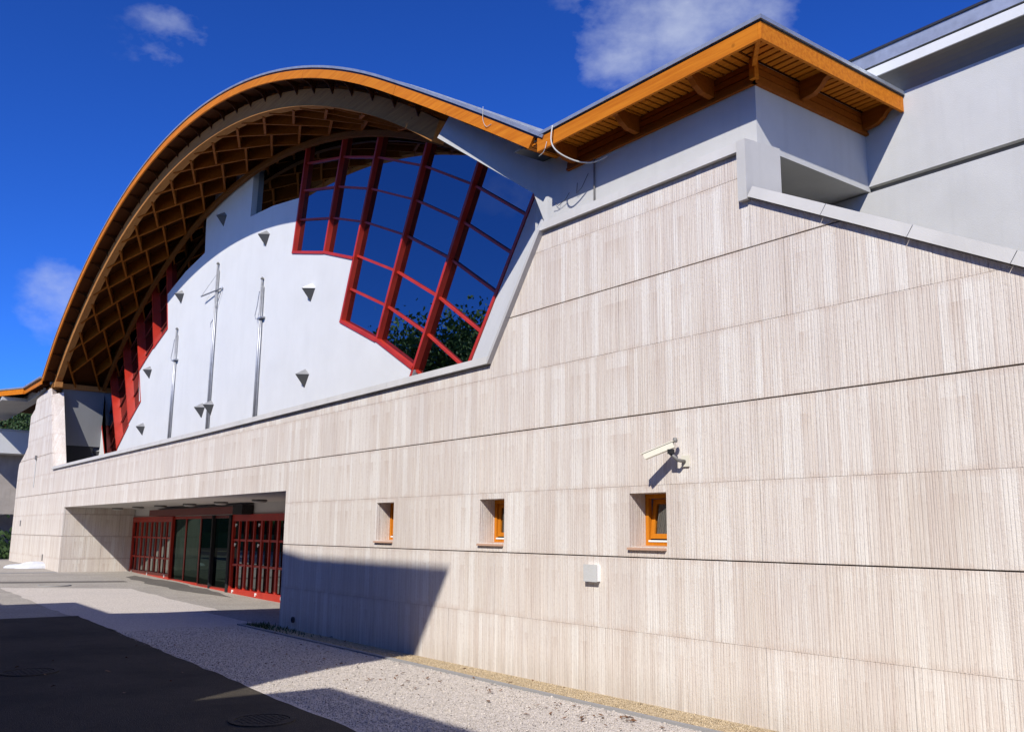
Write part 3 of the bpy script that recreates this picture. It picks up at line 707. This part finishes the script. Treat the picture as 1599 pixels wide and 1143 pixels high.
# box of the right wing
wing = MB().box(-5.54, -5.34, YF+.28, 2.2, 5.44, 6.34).box(-9.2, -5.34, YF+.285, 2.2, 5.42, 5.44).box(-9.2, -5.54, YF+.285, 2.2, 6.2, 6.30)
wing.build('wing_box', M['grey_plaster'], hall)
MB().box(-9.2, -9.0, YF+.285, 2.2, 2.8, 6.3).build('wing_box', M['grey_plaster'], hall)
# wing eave: flat roof, fascias, planks, frieze, brackets
XE, YE, ZT, ZB = -4.87, -.28, 6.365, 6.19
XV = -8.08
wr = MB().box(XV-.6, XE-.03, YE+.03, 2.6, ZT-.006, ZT+.014).build('wing_roof', M['dark_metal'], hall)
MB().box(XV-.10, XE-.03, YE-.0062, YE+.025, ZB, ZT-.002).build('fascia_board', M['wood'], wr)
MB().box(XE-.028, XE+.004, YE-.005, 2.16, ZB, ZT-.002).build('fascia_board', M['wood_y'] if 'wood_y' in M else M['wood'], wr)
MB().box(XV-.05, XE+.012, YE-.014, 2.16, ZT+.001, ZT+.015).build('drip_edge', M['dark_metal'], wr)
MB().box(XV-.05, XE+.025, YE-.028, 2.16, ZT+.015, ZT+.055).build('metal_covering', M['zinc'], wr)
x = XV-.35
while x < -5.30:                                     # soffit planks, front
    MB().box(x, x+.070, YE+.027, YF-.002, 6.322, 6.340).build('soffit_plank', M['wood_planks'] if 'wood_planks' in M else M['wood'], wr); x += .098
y = YF+.0
y = YE+.05
while y < 2.1:                                       # soffit planks, right side
    MB().box(-5.29, XE-.03, y, y+.070, 6.322, 6.340).build('soffit_plank', M['wood'], wr); y += .098
MB().box(XV-.4, XE-.03, YE+.03, 2.16, 6.345, 6.355).build('soffit_backing', M['wood_dark'], wr)
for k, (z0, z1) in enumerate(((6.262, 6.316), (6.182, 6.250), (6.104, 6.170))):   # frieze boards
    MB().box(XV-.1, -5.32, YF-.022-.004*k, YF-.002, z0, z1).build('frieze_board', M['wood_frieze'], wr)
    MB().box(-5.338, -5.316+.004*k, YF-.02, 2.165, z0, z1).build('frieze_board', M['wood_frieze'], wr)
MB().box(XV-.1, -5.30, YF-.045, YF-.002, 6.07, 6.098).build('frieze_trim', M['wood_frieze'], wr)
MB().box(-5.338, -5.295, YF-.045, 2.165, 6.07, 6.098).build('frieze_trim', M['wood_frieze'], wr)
MB().box(-5.335, -5.27, YF-.09, YF-.025, 6.10, 6.318).build('corner_post', M['wood'], wr)
MB().hull([(-5.30, YF-.09, 6.22), (-5.27, YF-.06, 6.22), (XE+.0, YE+.03, 6.30), (XE-.03, YE+.0, 6.30)], [(-5.30, YF-.09, 6.318), (-5.27, YF-.06, 6.318), (XE+.0, YE+.03, 6.318), (XE-.03, YE+.0, 6.318)]).build('hip_rafter', M['wood'], wr)
bp_ = [(0, 6.318), (.44, 6.318), (.47, 6.30), (.42, 6.27), (.33, 6.24), (.27, 6.18), (.18, 6.13), (.02, 6.115), (0, 6.12)]
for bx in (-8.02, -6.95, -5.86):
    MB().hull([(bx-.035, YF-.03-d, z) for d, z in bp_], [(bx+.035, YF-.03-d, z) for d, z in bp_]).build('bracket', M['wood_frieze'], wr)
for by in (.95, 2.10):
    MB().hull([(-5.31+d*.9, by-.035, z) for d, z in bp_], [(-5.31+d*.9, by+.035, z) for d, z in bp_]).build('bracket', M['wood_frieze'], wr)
# left wing roof, low eave beyond the arch
XL, ZL = -38.05, 7.26
lw_ = MB().box(-45.5, XL, -.2, 3, ZL-.03, ZL+.01).build('left_wing_roof', M['dark_metal'], hall)
MB().box(-41.4, XL, -.285, -.25, ZL-.24, ZL-.02).hull([(-41.4, -.345, ZL-.24), (-41.4, -.28, ZL-.24), (-43.6, -1.3, ZL-.24), (-43.6, -1.36, ZL-.24)], [(-41.4, -.345, ZL-.02), (-41.4, -.28, ZL-.02), (-43.6, -1.3, ZL-.02), (-43.6, -1.36, ZL-.02)]).box(-50, -43.6, -1.36, -1.3, ZL-.24, ZL-.02).build('fascia_board', M['wood'], lw_)
MB().box(-50, XL, -.37, 3, ZL-.018, ZL+.05).hull([(-41.4, -.37, ZL-.018), (-43.6, -1.4, ZL-.018), (-50, -1.4, ZL-.018), (-50, -.37, ZL-.018)], [(-41.4, -.37, ZL+.05), (-43.6, -1.4, ZL+.05), (-50, -1.4, ZL+.05), (-50, -.37, ZL+.05)]).build('metal_covering', M['zinc'], lw_)
MB().box(-50, XL, -.27, 3, ZL-.06, ZL-.03).hull([(-41.4, -.27, ZL-.06), (-43.6, -1.28, ZL-.06), (-50, -1.28, ZL-.06), (-50, -.27, ZL-.06)], [(-41.4, -.27, ZL-.03), (-43.6, -1.28, ZL-.03), (-50, -1.28, ZL-.03), (-50, -.27, ZL-.03)]).build('soffit', M['wood_dark'], lw_)
for k in range(5): MB().box(-40.6+k*.55, -40.53+k*.55, -.28, .05, ZL-.25, ZL-.06).build('bracket', M['wood_dark'], lw_)
MB().prism([(-50, 6.78), (-46, 6.80), (-43.2, 6.84), (-41.3, 6.88), (-38.1, 6.98), (-38.1, 7.16), (-50, 7.16)], .05, .4).build('soffit_slab', M['grey_plaster'], lw_)
MB().prism([(-50, 6.78), (-44, 6.80), (-42.6, 6.86), (-42.6, 7.0), (-50, 7.0)], -.9, .05).build('soffit_slab', M['grey_plaster'], lw_)

# ------------------------------------------------------------------ building on the right, set back
side = empty('side_building', (0, 2.17, 0), 'plain pale grey plastered building set back behind the sloping wall at the right', 'building')
YR = 2.17
MB().box(-9.2, 12, YR, YR+.4, 5.475, 6.62).build('upper_wall', M['grey_plaster'], side)
MB().box(-9.2, 12, YR, YR+.4, -.2, 5.405).build('lower_wall', M['grey_plaster'], side)
MB().box(-9.2, 12, YR+.07, YR+.3, 5.40, 5.48).build('shadow_groove', M['lamp_grey'], side)
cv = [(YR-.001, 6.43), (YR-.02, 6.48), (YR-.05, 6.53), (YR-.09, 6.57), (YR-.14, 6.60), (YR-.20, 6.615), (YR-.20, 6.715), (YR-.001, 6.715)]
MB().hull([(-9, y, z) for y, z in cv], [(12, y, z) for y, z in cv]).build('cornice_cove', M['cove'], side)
MB().box(-9, 12, YR-.222, YR-.202, 6.61, 6.72).build('cornice_face', M['white'], side)
MB().box(-9, 12, YR-.20, YR+.3, 6.72, 6.745).build('gutter_gap', M['dark_metal'], side)
MB().box(-9, 12, YR-.225, YR+.3, 6.745, 6.90).build('gutter', M['zinc'], side)
MB().box(-9, 12, YR-.24, YR+3, 6.90, 6.925).build('roof_edge', M['dark_metal'], side)
MB().box(-9.2, 12, YR+.4, 9, 0, 6.8).build('side_volume', M['grey_plaster'], side)

# ------------------------------------------------------------------ entrance screen
YD = 2.3
ent = empty('entrance_doors', (-26, YD, 0), 'red framed glazed entrance with sliding doors and timber grilles in the recess', 'entrance')
def base(x): return gz(x)*.75+.03
def grille(x0, x1, nb, label):
    f = MB(); zb = base((x0+x1)/2)-.06
    f.box(x0, x1, YD-.09, YD-.01, zb, zb+.20).box(x0, x1, YD-.08, YD-.01, 1.90, 2.07).box(x0, x0+.10, YD-.08, YD-.01, zb+.20, 1.90).box(x1-.10, x1, YD-.08, YD-.01, zb+.20, 1.90)
    g = f.build('grille', M['red'], ent); g['label'] = label
    for i in range(1, nb):
        x = x0+(x1-x0)*i/nb; w = .05 if i % 2 else .09; MB().box(x-w/2, x+w/2, YD-.075, YD-.02, zb+.20, 1.90).build('bar', M['red'], g)
    for z in (.75, 1.38): MB().box(x0+.1, x1-.1, YD-.055, YD-.03, z, z+.055).build('rail', M['red'], g)
    MB().add([(x0, YD+.02, zb), (x1, YD+.02, zb), (x1, YD+.02, 2.0), (x0, YD+.02, 2.0)], [(0, 1, 2, 3)]).build('pane', M['door_glass'], g)
    k = 0
    for x in np.linspace(x0+.35, x1-.35, 3 if x1-x0 < 5 else 6):
        for z in ((zb+.14,) if 'left' in label else (zb+.14, 1.30, 1.80)):
            MB().box(x-.04, x+.04, YD-.11, YD-.09, z-.015, z+.03).box(x-.04, x-.015, YD-.11, YD-.09, z-.05, z-.015).build('fixing', M['white_metal'], g)
grille(-33.5, -29.2, 8, 'red grille of upright bars left of the sliding doors')
grille(-24.15, -15.7, 17, 'red grille of upright bars right of the sliding doors')
xs = [-29.2, -28.05, -26.76, -25.65, -24.15]
for i, (a, b) in enumerate(zip(xs, xs[1:])):
    zb = base((a+b)/2)-.04
    d = MB().box(a+.005, b-.005, YD-.03, YD+.03, zb, zb+.10).box(a+.005, b-.005, YD-.02, YD+.02, 1.98, 2.06).box(a+.005, a+.04, YD-.02, YD+.02, zb+.10, 1.98).box(b-.04, b-.005, YD-.02, YD+.02, zb+.10, 1.98).build('door', M['red'] if i < 2 else M['red_dark'], ent)
    MB().add([(a, YD, zb), (b, YD, zb), (b, YD, 2.0), (a, YD, 2.0)], [(0, 1, 2, 3)]).build('pane', M['slide_glass'], d)
MB().box(-29.2, -24.15, YD-.06, YD+.01, -.02, .12).build('threshold', M['red'], ent)
MB().box(-24.30, -24.16, YD-.12, YD+.02, 0, 2.06).box(-25.69, -25.6, YD-.09, YD, 0, 2.06).build('door_post', M['black'], ent)
MB().box(-30.9, -23.5, YD-.30, YD-.05, 2.08, 2.27).build('header_box', M['red_dark'], ent)
MB().box(-23.49, -22.85, YD-.34, YD-.04, 2.06, 2.30).build('header_cap', M['black'], ent)
MB().box(-33.5, -15.7, YD-.02, YD+.2, 2.071, 2.361).build('transom_wall', M['soffit_white'], ent)
MB().box(-33.5, -15.5, 6, 6.1, -.1, 2.4).build('foyer_back_wall', M['old_concrete'], ent)
MB().box(-33.5, -15.5, YD+.2, 6, 2.36, 2.45).build('foyer_ceiling', M['soffit_white'], ent)
MB().box(-33.5, -15.5, YD+.1, 6, -.1, .03).build('foyer_floor', M['paving'], ent)
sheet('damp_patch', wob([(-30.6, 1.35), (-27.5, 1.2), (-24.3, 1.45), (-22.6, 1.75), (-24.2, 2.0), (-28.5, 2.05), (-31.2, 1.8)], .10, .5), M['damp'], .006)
# soffit lamps
names = ['leftmost', 'second from the left', 'third from the left', 'fourth from the left', 'fifth from the left', 'rightmost']
for k, X in enumerate((-32.8, -30.4, -28.1, -25.5, -23.1, -20.6)):
    t = empty('ceiling_lamp', (X, 1.5, 2.36), 'round flat ceiling lamp under the entrance soffit, %s of the row' % names[k], 'lamp', 'lamps under the entrance soffit')
    MB().lathe((X, 1.5, 2.36), [(.17, 0), (.18, -.02), (.17, -.04)], 20).build('housing', M['lamp_grey'], t, True)
    MB().lathe((X, 1.5, 2.36), [(.165, -.041), (.15, -.06), (.10, -.075), (.001, -.08)], 20).build('lamp_glass', M['lens'], t, True)

# ------------------------------------------------------------------ masts and pyramid wall lights
def Xw(x, y=1.75): return x*(y+6.84)/8.54
def Zw(z, y=1.75): return 1.65+(z-1.65)*(y+6.84)/8.54
def mast(X, top, label, rig):
    x = Xw(X, 1.85); zt = Zw(top, 1.85); y = 1.85
    t = empty('mast', (x, y, 3.8), label, 'mast', 'steel masts on the white wall')
    MB().tube([(x-.045, y, 3.7), (x-.045, y, zt)], .042, 10, .6).build('pole', M['pole'], t, True)
    MB().tube([(x+.035, y+.01, 3.7), (x+.035, y+.01, zt-.18)], .026, 8, .8).build('stay_pole', M['pole'], t, True)
    MB().lathe((x-.045, y, zt), [(.03, 0), (.045, .02), (.03, .06), (.001, .08)], 10).build('finial', M['lamp_grey'], t)
    MB().box(x-.18, x+.12, y-.10, y+.045, 3.74, 3.86).build('foot_plate', M['pole'], t)
    if rig == 'cross':
        z = zt-.82
        MB().tube([(x-.95, y-.12, z+.03), (x+.42, y+.02, z+.03)], .022, 6).build('crossarm', M['pole'], t)
        MB().tube([(x-.93, y-.12, z+.04), (x-.06, y, zt-.28)], .006, 4).tube([(x+.42, y, z), (x+.0, y, z-.55)], .010, 4).tube([(x+.42, y, z), (x+.42, y, z+.08)], .012, 4).build('rigging', M['pole'], t)
        MB().tube([(x-.05, y-.02, z-.8), (x-.18, y-.04, z-.9), (x-.20, y-.04, z-1.02)], .012, 5).build('hook', M['pole'], t)
    else:
        z = zt-1.02 if rig == 'big' else zt-.98
        MB().box(x-.13, x+.20, y-.05, y+.04, z-.03, z+.01).build('clamp', M['pole'], t)
        MB().tube([(x-.10, y-.03, zt-.3), (x-.17, y-.04, z+.35), (x-.26, y-.05, z+.10), (x-.22, y-.04, z)], .011, 5).build('rigging', M['pole'], t)
        MB().tube([(x-.08, y, zt-.22), (x-.02, y, zt-.22)], .02, 6).build('collar', M['pole'], t)
mast(-28.45, 7.76, 'shortest grey twin mast at the left of the white wall', 'small')
mast(-25.1, 9.08, 'tallest grey twin mast with a crossarm in the middle of the white wall', 'cross')
mast(-21.72, 7.9, 'grey twin mast without crossarm at the right of the white wall', 'big')
PYR = [(-24.89, 10.40, 'high on the white wall just below the roof'), (-21.64, 9.0, 'on the shadow line below the dark high window'), (-28.24, 8.8, 'on the white wall upper left beside the red fins'),
       (-18.8, 7.0, 'below the stepped window with its white top facet lit'), (-31.04, 6.8, 'left of the shortest mast halfway up the wall'), (-18.9, 5.05, 'low on the wall below the stepped window'),
       (-31.32, 4.95, 'low at the left of the shortest mast'), (-25.62, 5.0, 'low behind the tallest mast on its left'), (-24.9, 5.0, 'low beside the tallest mast on its right'), (-37.0, 4.5, 'at the far left foot of the white wall')]
for k, (X, Z, s) in enumerate(PYR):
    x, z = X*KX, 1.65+(Z-1.65)*KX; w = .22; y = YW
    t = empty('wall_light', (x, y, z), 'grey pyramid wall light %s' % s, 'wall light', 'pyramid lights on the white wall')
    T, L_, R_, Bo, Ap = (x, y, z+.17), (x-w, y, z+.02), (x+w, y, z+.02), (x, y, z-.27), (x-.01, y-.24, z+.03)
    MB().add([T, L_, R_, Ap], [(0, 1, 3), (0, 3, 2), (1, 2, 3)]).build('top_facets', M['lamp_mid'] if k != 3 else M['white_metal'], t)  # lighter tops and darker lower facets put sunlight and shadow into the colour
    MB().add([(L_[0]+.004, y, L_[2]-.004), (R_[0]-.004, y, R_[2]-.004), Bo, (Ap[0], Ap[1]+.004, Ap[2]-.006)], [(0, 3, 2), (1, 2, 3), (0, 1, 3)]).build('shade', M['shade_dark'], t)

# ------------------------------------------------------------------ small things on the stone wall
t = empty('security_camera', (-6.17, 0, 2.36), 'cream security camera on a bracket above the third small window', 'camera')
MB().box(-6.215, -6.125, -.02, .0, 2.31, 2.42).build('wall_plate', M['cream'], t)
MB().tube([(-6.17, -.02, 2.36), (-6.19, -.10, 2.37), (-6.235, -.16, 2.44)], .018, 8).build('arm', M['lamp_grey'], t, True)
MB().box(-6.25, -6.20, -.18, -.13, 2.43, 2.475).build('joint', M['black'], t)
a, b = Vector((-6.475, -.265, 2.41)), Vector((-6.215, -.12, 2.52))
MB().bar(a, b, .07, .058).build('housing', M['cream'], t)
d = (b-a).normalized(); MB().bar(a-d*.035+Vector((0, 0, .036)), b+Vector((0, 0, .036)), .085, .008).build('sun_hood', M['cream'], t)
MB().lathe((-6.22, -.10, 2.545), [(.022, 0), (.026, .02), (.018, .045), (.001, .05)], 12).build('sensor', M['lamp_grey'], t)
t = empty('junction_box', (-7.52, 0, 1.235), 'small pale grey metal box on the stone wall between second and third window', 'box')
MB().box(-7.62, -7.42, -.055, 0.0, 1.155, 1.325).build('body', M['white_metal'], t)
MB().box(-7.625, -7.415, -.062, -.054, 1.15, 1.33).build('lid', M['grey_plaster'], t)
t = empty('wall_outlet', (-15.15, 0, .15), 'round dark pipe outlet low on the shaded stone wall beside the entrance', 'pipe')
MB().lathe((-15.1, -.03, .17), [(.035, 0), (.05, -.0), (.05, .06), (.03, .06)], 14, 'Y').build('flange', M['iron'], t)
MB().lathe((-15.1, -.035, .17), [(.03, 0), (.001, .005)], 14, 'Y').build('hole', M['black'], t)
t = empty('wall_conduit', (-39.2, 0, 4.2), 'thin vertical conduit with a small dark fitting on the left end of the stone wall', 'conduit')
MB().tube([(-39.05, -.02, 3.2), (-39.05, -.02, 4.25)], .018, 6).build('pipe', M['cable'], t)
MB().box(-39.13, -38.97, -.06, 0, 4.25, 4.40).build('fitting', M['lamp_grey'], t)
for X, Z, s in ((-41.0, 1.75, 'upper left'), (-36.2, .55, 'lower right')):
    tag(MB().box(X-.06, X+.06, -.02, 0, Z, Z+.22).build('wall_vent', M['lamp_grey']), 'tiny dark vent near the left end of the stone wall, %s of the two' % s, 'vent')
# cables by the valley
tag(MB().tube(smooth([(-7.85, -.32, 6.40), (-7.86, -.33, 6.2), (-7.80, -.27, 6.06), (-7.70, -.08, 5.97), (-7.60, .10, 5.97), (-7.45, .19, 6.02)]), .009, 6).build('hanging_cable', M['cable'], None, True), 'thick pale cable looping from the roof valley to the right wing wall', 'cable')
tag(MB().tube(smooth([(-9.3, -.31, 7.20), (-9.3, -.31, 7.02), (-9.24, -.30, 6.90), (-9.14, -.29, 6.90)]), .0035, 5).build('hanging_cable', M['cable'], None, True), 'short thin wire dangling over the orange fascia of the arch', 'cable')
tag(MB().tube(smooth([(-7.98, -.30, 6.25), (-8.02, -.31, 6.14), (-8.14, -.29, 6.12)]), .004, 5).build('hanging_cable', M['cable'], None, True), 'short thin wire curling under the valley corner of the fascia', 'cable')
tag(MB().tube([(-8.4, .19, 5.72), (-8.33, .18, 5.66), (-8.2, .18, 5.70), (-8.15, .2, 5.78)], .004, 5).tube([(-8.0, .2, 5.86), (-7.99, .18, 5.72), (-7.9, .18, 5.76), (-7.8, .2, 5.92)], .004, 5).build('wall_wire', M['iron'], None, True), 'two thin dark wire loops on the wall below the valley', 'cable')
tag(MB().tube([(-7.7, .205, 6.09), (-7.7, .205, 5.42)], .012, 6).build('wall_conduit', M['lamp_grey'], None, True), 'thin dark vertical conduit on the right wing wall beside the cable', 'conduit')

# ------------------------------------------------------------------ left edge of the view
bal = empty('balcony', (-46, 0, 5), 'white boxy balcony parapet beyond the left end of the stone wall', 'balcony')
bx = -47.0
MB().hull([(bx, -.75, 5.0), (bx, .95, 5.0), (bx-2.4, 2.4, 5.0), (bx-2.4, -.75, 5.0)], [(bx, -.75, 6.0), (bx, .95, 6.0), (bx-2.4, 2.4, 6.0), (bx-2.4, -.75, 6.0)]).build('parapet', M['white'], bal)
MB().hull([(bx+.06, -.82, 6.0), (bx+.06, 1.0, 6.0), (bx-2.4, 2.5, 6.0), (bx-2.4, -.82, 6.0)], [(bx+.06, -.82, 6.08), (bx+.06, 1.0, 6.08), (bx-2.4, 2.5, 6.08), (bx-2.4, -.82, 6.08)]).build('coping', M['concrete'], bal)
rw = empty('retaining_wall', (-50, 0, 0), 'stained brown concrete wall under the white balcony at the left edge', 'wall')
MB().box(-49.5, -48.2, -1.4, 1.6, 2.3, 5.0).build('wall_block', M['old_concrete'], rw)
MB().box(-49.7, -48.6, -1.5, -.75, .2, 2.3).build('wall_block', M['yellow_gravel'], rw)
MB().box(-52, -50, -1.4, 4, .2, 2.3).build('wall_block', M['old_concrete'], rw)
def crown_mesh(name, R, n, size, seed, squash=.8):
    rs = np.random.RandomState(seed); cl = rs.normal(size=(46, 3)); cl /= np.linalg.norm(cl, axis=1)[:, None]; cl *= rs.uniform(.35, .95, (46, 1))*R; cl[:, 2] *= squash
    k = rs.randint(0, 46, n); p = cl[k]+rs.normal(size=(n, 3))*R*.15
    a = rs.normal(size=(n, 3)); a /= np.linalg.norm(a, axis=1)[:, None]; b = np.cross(a, rs.normal(size=(n, 3))); b /= np.linalg.norm(b, axis=1)[:, None]
    s = rs.uniform(.6, 1.3, (n, 1))*size
    V = np.stack([p-a*s, p+b*s*.55, p+a*s, p-b*s*.55], 1).reshape(-1, 3)
    me = bpy.data.meshes.new(name); F = np.arange(4*n, dtype=np.int32)
    me.vertices.add(4*n); me.vertices.foreach_set('co', V.ravel()); me.loops.add(4*n); me.loops.foreach_set('vertex_index', F)
    me.polygons.add(n); me.polygons.foreach_set('loop_start', np.arange(0, 4*n, 4, dtype=np.int32)); me.polygons.foreach_set('loop_total', np.full(n, 4, dtype=np.int32)); me.update()
    return me
crowns = [crown_mesh('crown', 4.2, 30000, .11, 3), crown_mesh('crown', 4.2, 30000, .11, 4)]
def tree(x, y, h, s, label, which=0, z0=0, m='leaf'):
    t = empty('tree', (x, y, z0), label, 'tree')
    tr = MB().tube([(x, y, z0-.1), (x+.1, y, z0+h*.3), (x-.1, y+.1, z0+h*.55), (x, y, z0+h*.8)], .22*s, 9, .35)
    for k in range(7):
        a = k*2.4; zz = z0+h*(.35+.05*k); tr.tube([(x, y, zz), (x+1.3*s*math.cos(a), y+1.3*s*math.sin(a), zz+1.0*s), (x+2.4*s*math.cos(a), y+2.4*s*math.sin(a), zz+1.9*s)], .08*s, 5, .4)
    tr.build('trunk', M['bark'], t, True)
    me = crowns[which].copy(); me.materials.clear(); c = link('crown', me, M[m], t); c.location = Vector((0, 0, h*.66)); c.scale = (s, s, s*1.05); c.rotation_euler = (0, 0, x)
    return t
tree(-62, 4.4, 10.2, .8, 'dark leafy tree behind the white balcony at the left edge', 0, 0, 'leaf_dark')
tree(-57, 1.9, 7.2, .62, 'bushy green tree just left of the stone wall end', 1, 0, 'leaf_dark')
hs = empty('hillside_house', (-98, 9, 12), 'distant pink house with tiled roof on the slope at the left edge', 'house')
MB().box(-100, -92, 3, 9.5, 2, 10.4).build('wall', M['white'], hs)
M['tile'] = plaster_mat('clay_tiles', (.32, .10, .06), .2)
M['pink'] = plaster_mat('pink_render', (.62, .42, .38), .06)
MB().hull([(-101, 2.5, 10.4), (-91.5, 2.5, 10.4), (-91.5, 10, 10.4), (-101, 10, 10.4)], [(-98, 5.5, 11.7), (-95, 5.5, 11.7), (-95, 7, 11.7), (-98, 7, 11.7)]).build('roof', M['tile'], hs)
for k in range(3):
    for z in (8.2, 5.6): MB().box(-91.99, -91.94, 3.7+k*2, 4.7+k*2, z, z+1.5).build('window', M['glass'], hs)
hs2 = empty('hillside_house', (-112, 16, 10), 'distant pink rendered house higher up the slope', 'house')
MB().box(-116, -108, 8.5, 14, 2, 11.8).build('wall', M['pink'], hs2)
MB().hull([(-117, 8, 11.8), (-107.5, 8, 11.8), (-107.5, 14.5, 11.8), (-117, 14.5, 11.8)], [(-114, 10, 13), (-111, 10, 13), (-111, 12, 13), (-114, 12, 13)]).build('roof', M['tile'], hs2)
hill = MB(); 
V = []; F = []; nx, ny = 30, 16
for i in range(nx+1):
    for j in range(ny+1):
        x = -70-i*8; y = -60+j*10; V.append((x, y, min(9, (i*8)*.14)+1.6*noise.noise(Vector((x*.03, y*.03, 0)))-.3))
for i in range(nx):
    for j in range(ny): F.append((i*(ny+1)+j, (i+1)*(ny+1)+j, (i+1)*(ny+1)+j+1, i*(ny+1)+j+1))
o = MB().add(V, F).build('hill', M['leaf_dark'], None, True); tag(o, kind='structure')
mb = MB()
for k in range(1400):
    x = rnd.uniform(-49.6, -44.2); y = rnd.uniform(-1.2, 1.3); z = gz(x)+abs(rnd.gauss(0, .55)); a = rnd.uniform(0, 2*PI); w = rnd.uniform(.05, .12)
    mb.add([(x-w*math.cos(a), y-w*math.sin(a), z), (x, y, z+w), (x+w*math.cos(a), y+w*math.sin(a), z+.02), (x, y+.03, z-w)], [(0, 1, 2, 3)])
tag(mb.build('shrub', M['leaf_dark']), 'low dark shrubbery in front of the brown concrete wall at the left edge', 'shrub', kind='stuff')
# white mound
mv = []; n = 18; rs = random.Random(3); mb = MB()
rows = [(1.0, 0), (.97, .28), (.80, .62), (.5, .88), (.2, 1.0), (.02, 1.02)]
for cx_, cy_, rx_, ry_, hh in ((-36.3, -.75, .32, .42, .13), (-36.0, -.28, .5, .60, .22)):
    for r, h in rows:
        for k in range(n):
            a = 2*PI*k/n; j = 1+rs.uniform(-.05, .05); mv.append((cx_+rx_*r*j*math.cos(a), cy_+ry_*r*j*math.sin(a), gz(cx_)+hh*h*j))
for c in range(2):
    for i in range(len(rows)-1):
        for k in range(n): b = c*len(rows)*n; mb.f.append((b+i*n+k, b+i*n+(k+1) % n, b+(i+1)*n+(k+1) % n, b+(i+1)*n+k))
mb.v = mv
tag(mb.build('white_mound', M['snow'], None, True), 'low white sheet covered mound on the paving before the left end of the wall', 'mound')
# weeds in the shaded corner
mb = MB()
for k in range(260):
    x = -16.2+abs(rnd.gauss(0, .9)); y = -.42+rnd.random()*.34; h = rnd.uniform(.03, .10); a = rnd.uniform(0, 2*PI); w = .012; lx, ly = math.cos(a)*h*.6, math.sin(a)*h*.6
    mb.add([(x-w*math.sin(a), y+w*math.cos(a), .005), (x+w*math.sin(a), y-w*math.cos(a), .005), (x+lx, y+ly, h)], [(0, 1, 2)])
tag(mb.build('weeds', M['leaf_dark']), 'dark weeds at the foot of the wall beside the entrance', 'weeds', kind='stuff')

# ------------------------------------------------------------------ across the road, behind the viewer: casts the shadow on wall and gravel
nb = empty('neighbour_house', (-8, -12, 0), 'plain house across the road behind the viewer with raised flared tower roof', 'house')
k1, k2 = SUN.x/-SUN.y, SUN.z/-SUN.y
YN = -9.0
def back(px_, py_, pz_): t = py_-YN; return (px_+t*k1, pz_+t*k2)
tower = [back(*p) for p in ((-10.32, 0, 1.21), (-11.19, 0, .07), (-10.66, -1.47, 0), (-10.2, -2.33, 0))]
tl_ = [back(*p) for p in ((-19.75, -1.7, .05), (-19.5, -.9, .05), (-19.5, .35, .05), (-19.34, 1.6, .05))]
poly = [tower[0], tower[1], tower[2], tower[3], (tower[3][0], 0), (tl_[0][0], 0)]+tl_+[(tower[0][0]-4.4, tower[0][1]+.02), (tower[0][0]-1.5, tower[0][1]+.01)]
MB().prism(poly, YN-4, YN).build('tower', M['old_concrete'], nb)
lo = back(-9.4, -2.12, 0)
MB().prism([(lo[0], 0), (30, 0), (30, lo[1]), (lo[0], lo[1])], YN-8, YN).build('wall', M['grey_plaster'], nb)
lo2 = back(-20.2, -1.86, .02); lo3 = back(-22.75, -1.75, .02)
MB().prism([(lo3[0], 0), (tower[3][0], 0), (tower[3][0], lo2[1]), (lo3[0], lo3[1])], YN-8, YN).build('wall', M['grey_plaster'], nb)
lo4 = back(-23.0, -3.2, .02)
MB().prism([(lo4[0]-22, 0), (lo3[0], 0), (lo3[0], lo4[1]), (lo4[0]-22, lo4[1])], YN-8, YN).build('wall', M['grey_plaster'], nb)
tree(-47.5, -21, 15.5, 1.5, 'tall green tree far behind the viewer, mirrored in the red window', 0)
tree(-39.5, -20.5, 13.6, 1.05, 'green tree behind the viewer beside the taller one', 1)
for k_ in range(7): tree(-52-11*k_, -27-(k_ % 3)*2, 10+(k_ % 2), 1.35, ('nearest dark tree of the row before the yellow house', 'second dark tree of the row before the yellow house', 'third dark tree of the row before the yellow house', 'middle dark tree of the row before the yellow house', 'third from last dark tree of the row before the yellow house', 'second from last dark tree of the row before the yellow house', 'farthest dark tree of the row before the yellow house')[k_], k_ % 2, 0, 'leaf_dark')
tree(-62, -19, 10, 1.1, 'broad green tree along the street far behind the viewer', 1)
tree(-74, -21, 11, 1.3, 'green street tree beyond the broad one behind the viewer', 0)
tree(-88, -24, 12, 1.4, 'green street tree farthest along the road behind the viewer', 1)
hd = MB().box(-95, -48, -14.5, -13.5, 0, 1.4); tag(hd.build('hedge', M['leaf']), 'long clipped green hedge along the street behind the viewer', 'hedge')
yh = empty('yellow_house', (-80, -32, 0), 'yellow rendered house beyond the trees behind the viewer', 'house')
M['yellow'] = plaster_mat('yellow_render', (.62, .50, .25), .05)
MB().box(-84, -60, -34, -27, 0, 7).build('wall', M['yellow'], yh)
MB().hull([(-85, -35, 7), (-59, -35, 7), (-59, -26, 7), (-85, -26, 7)], [(-82, -31, 10), (-62, -31, 10), (-62, -30, 10), (-82, -30, 10)]).build('roof', M['tile'], yh)
for k in range(6): MB().box(-82+k*3.8, -80.8+k*3.8, -27, -26.95, 3.5, 5.2).build('window', M['glass'], yh)
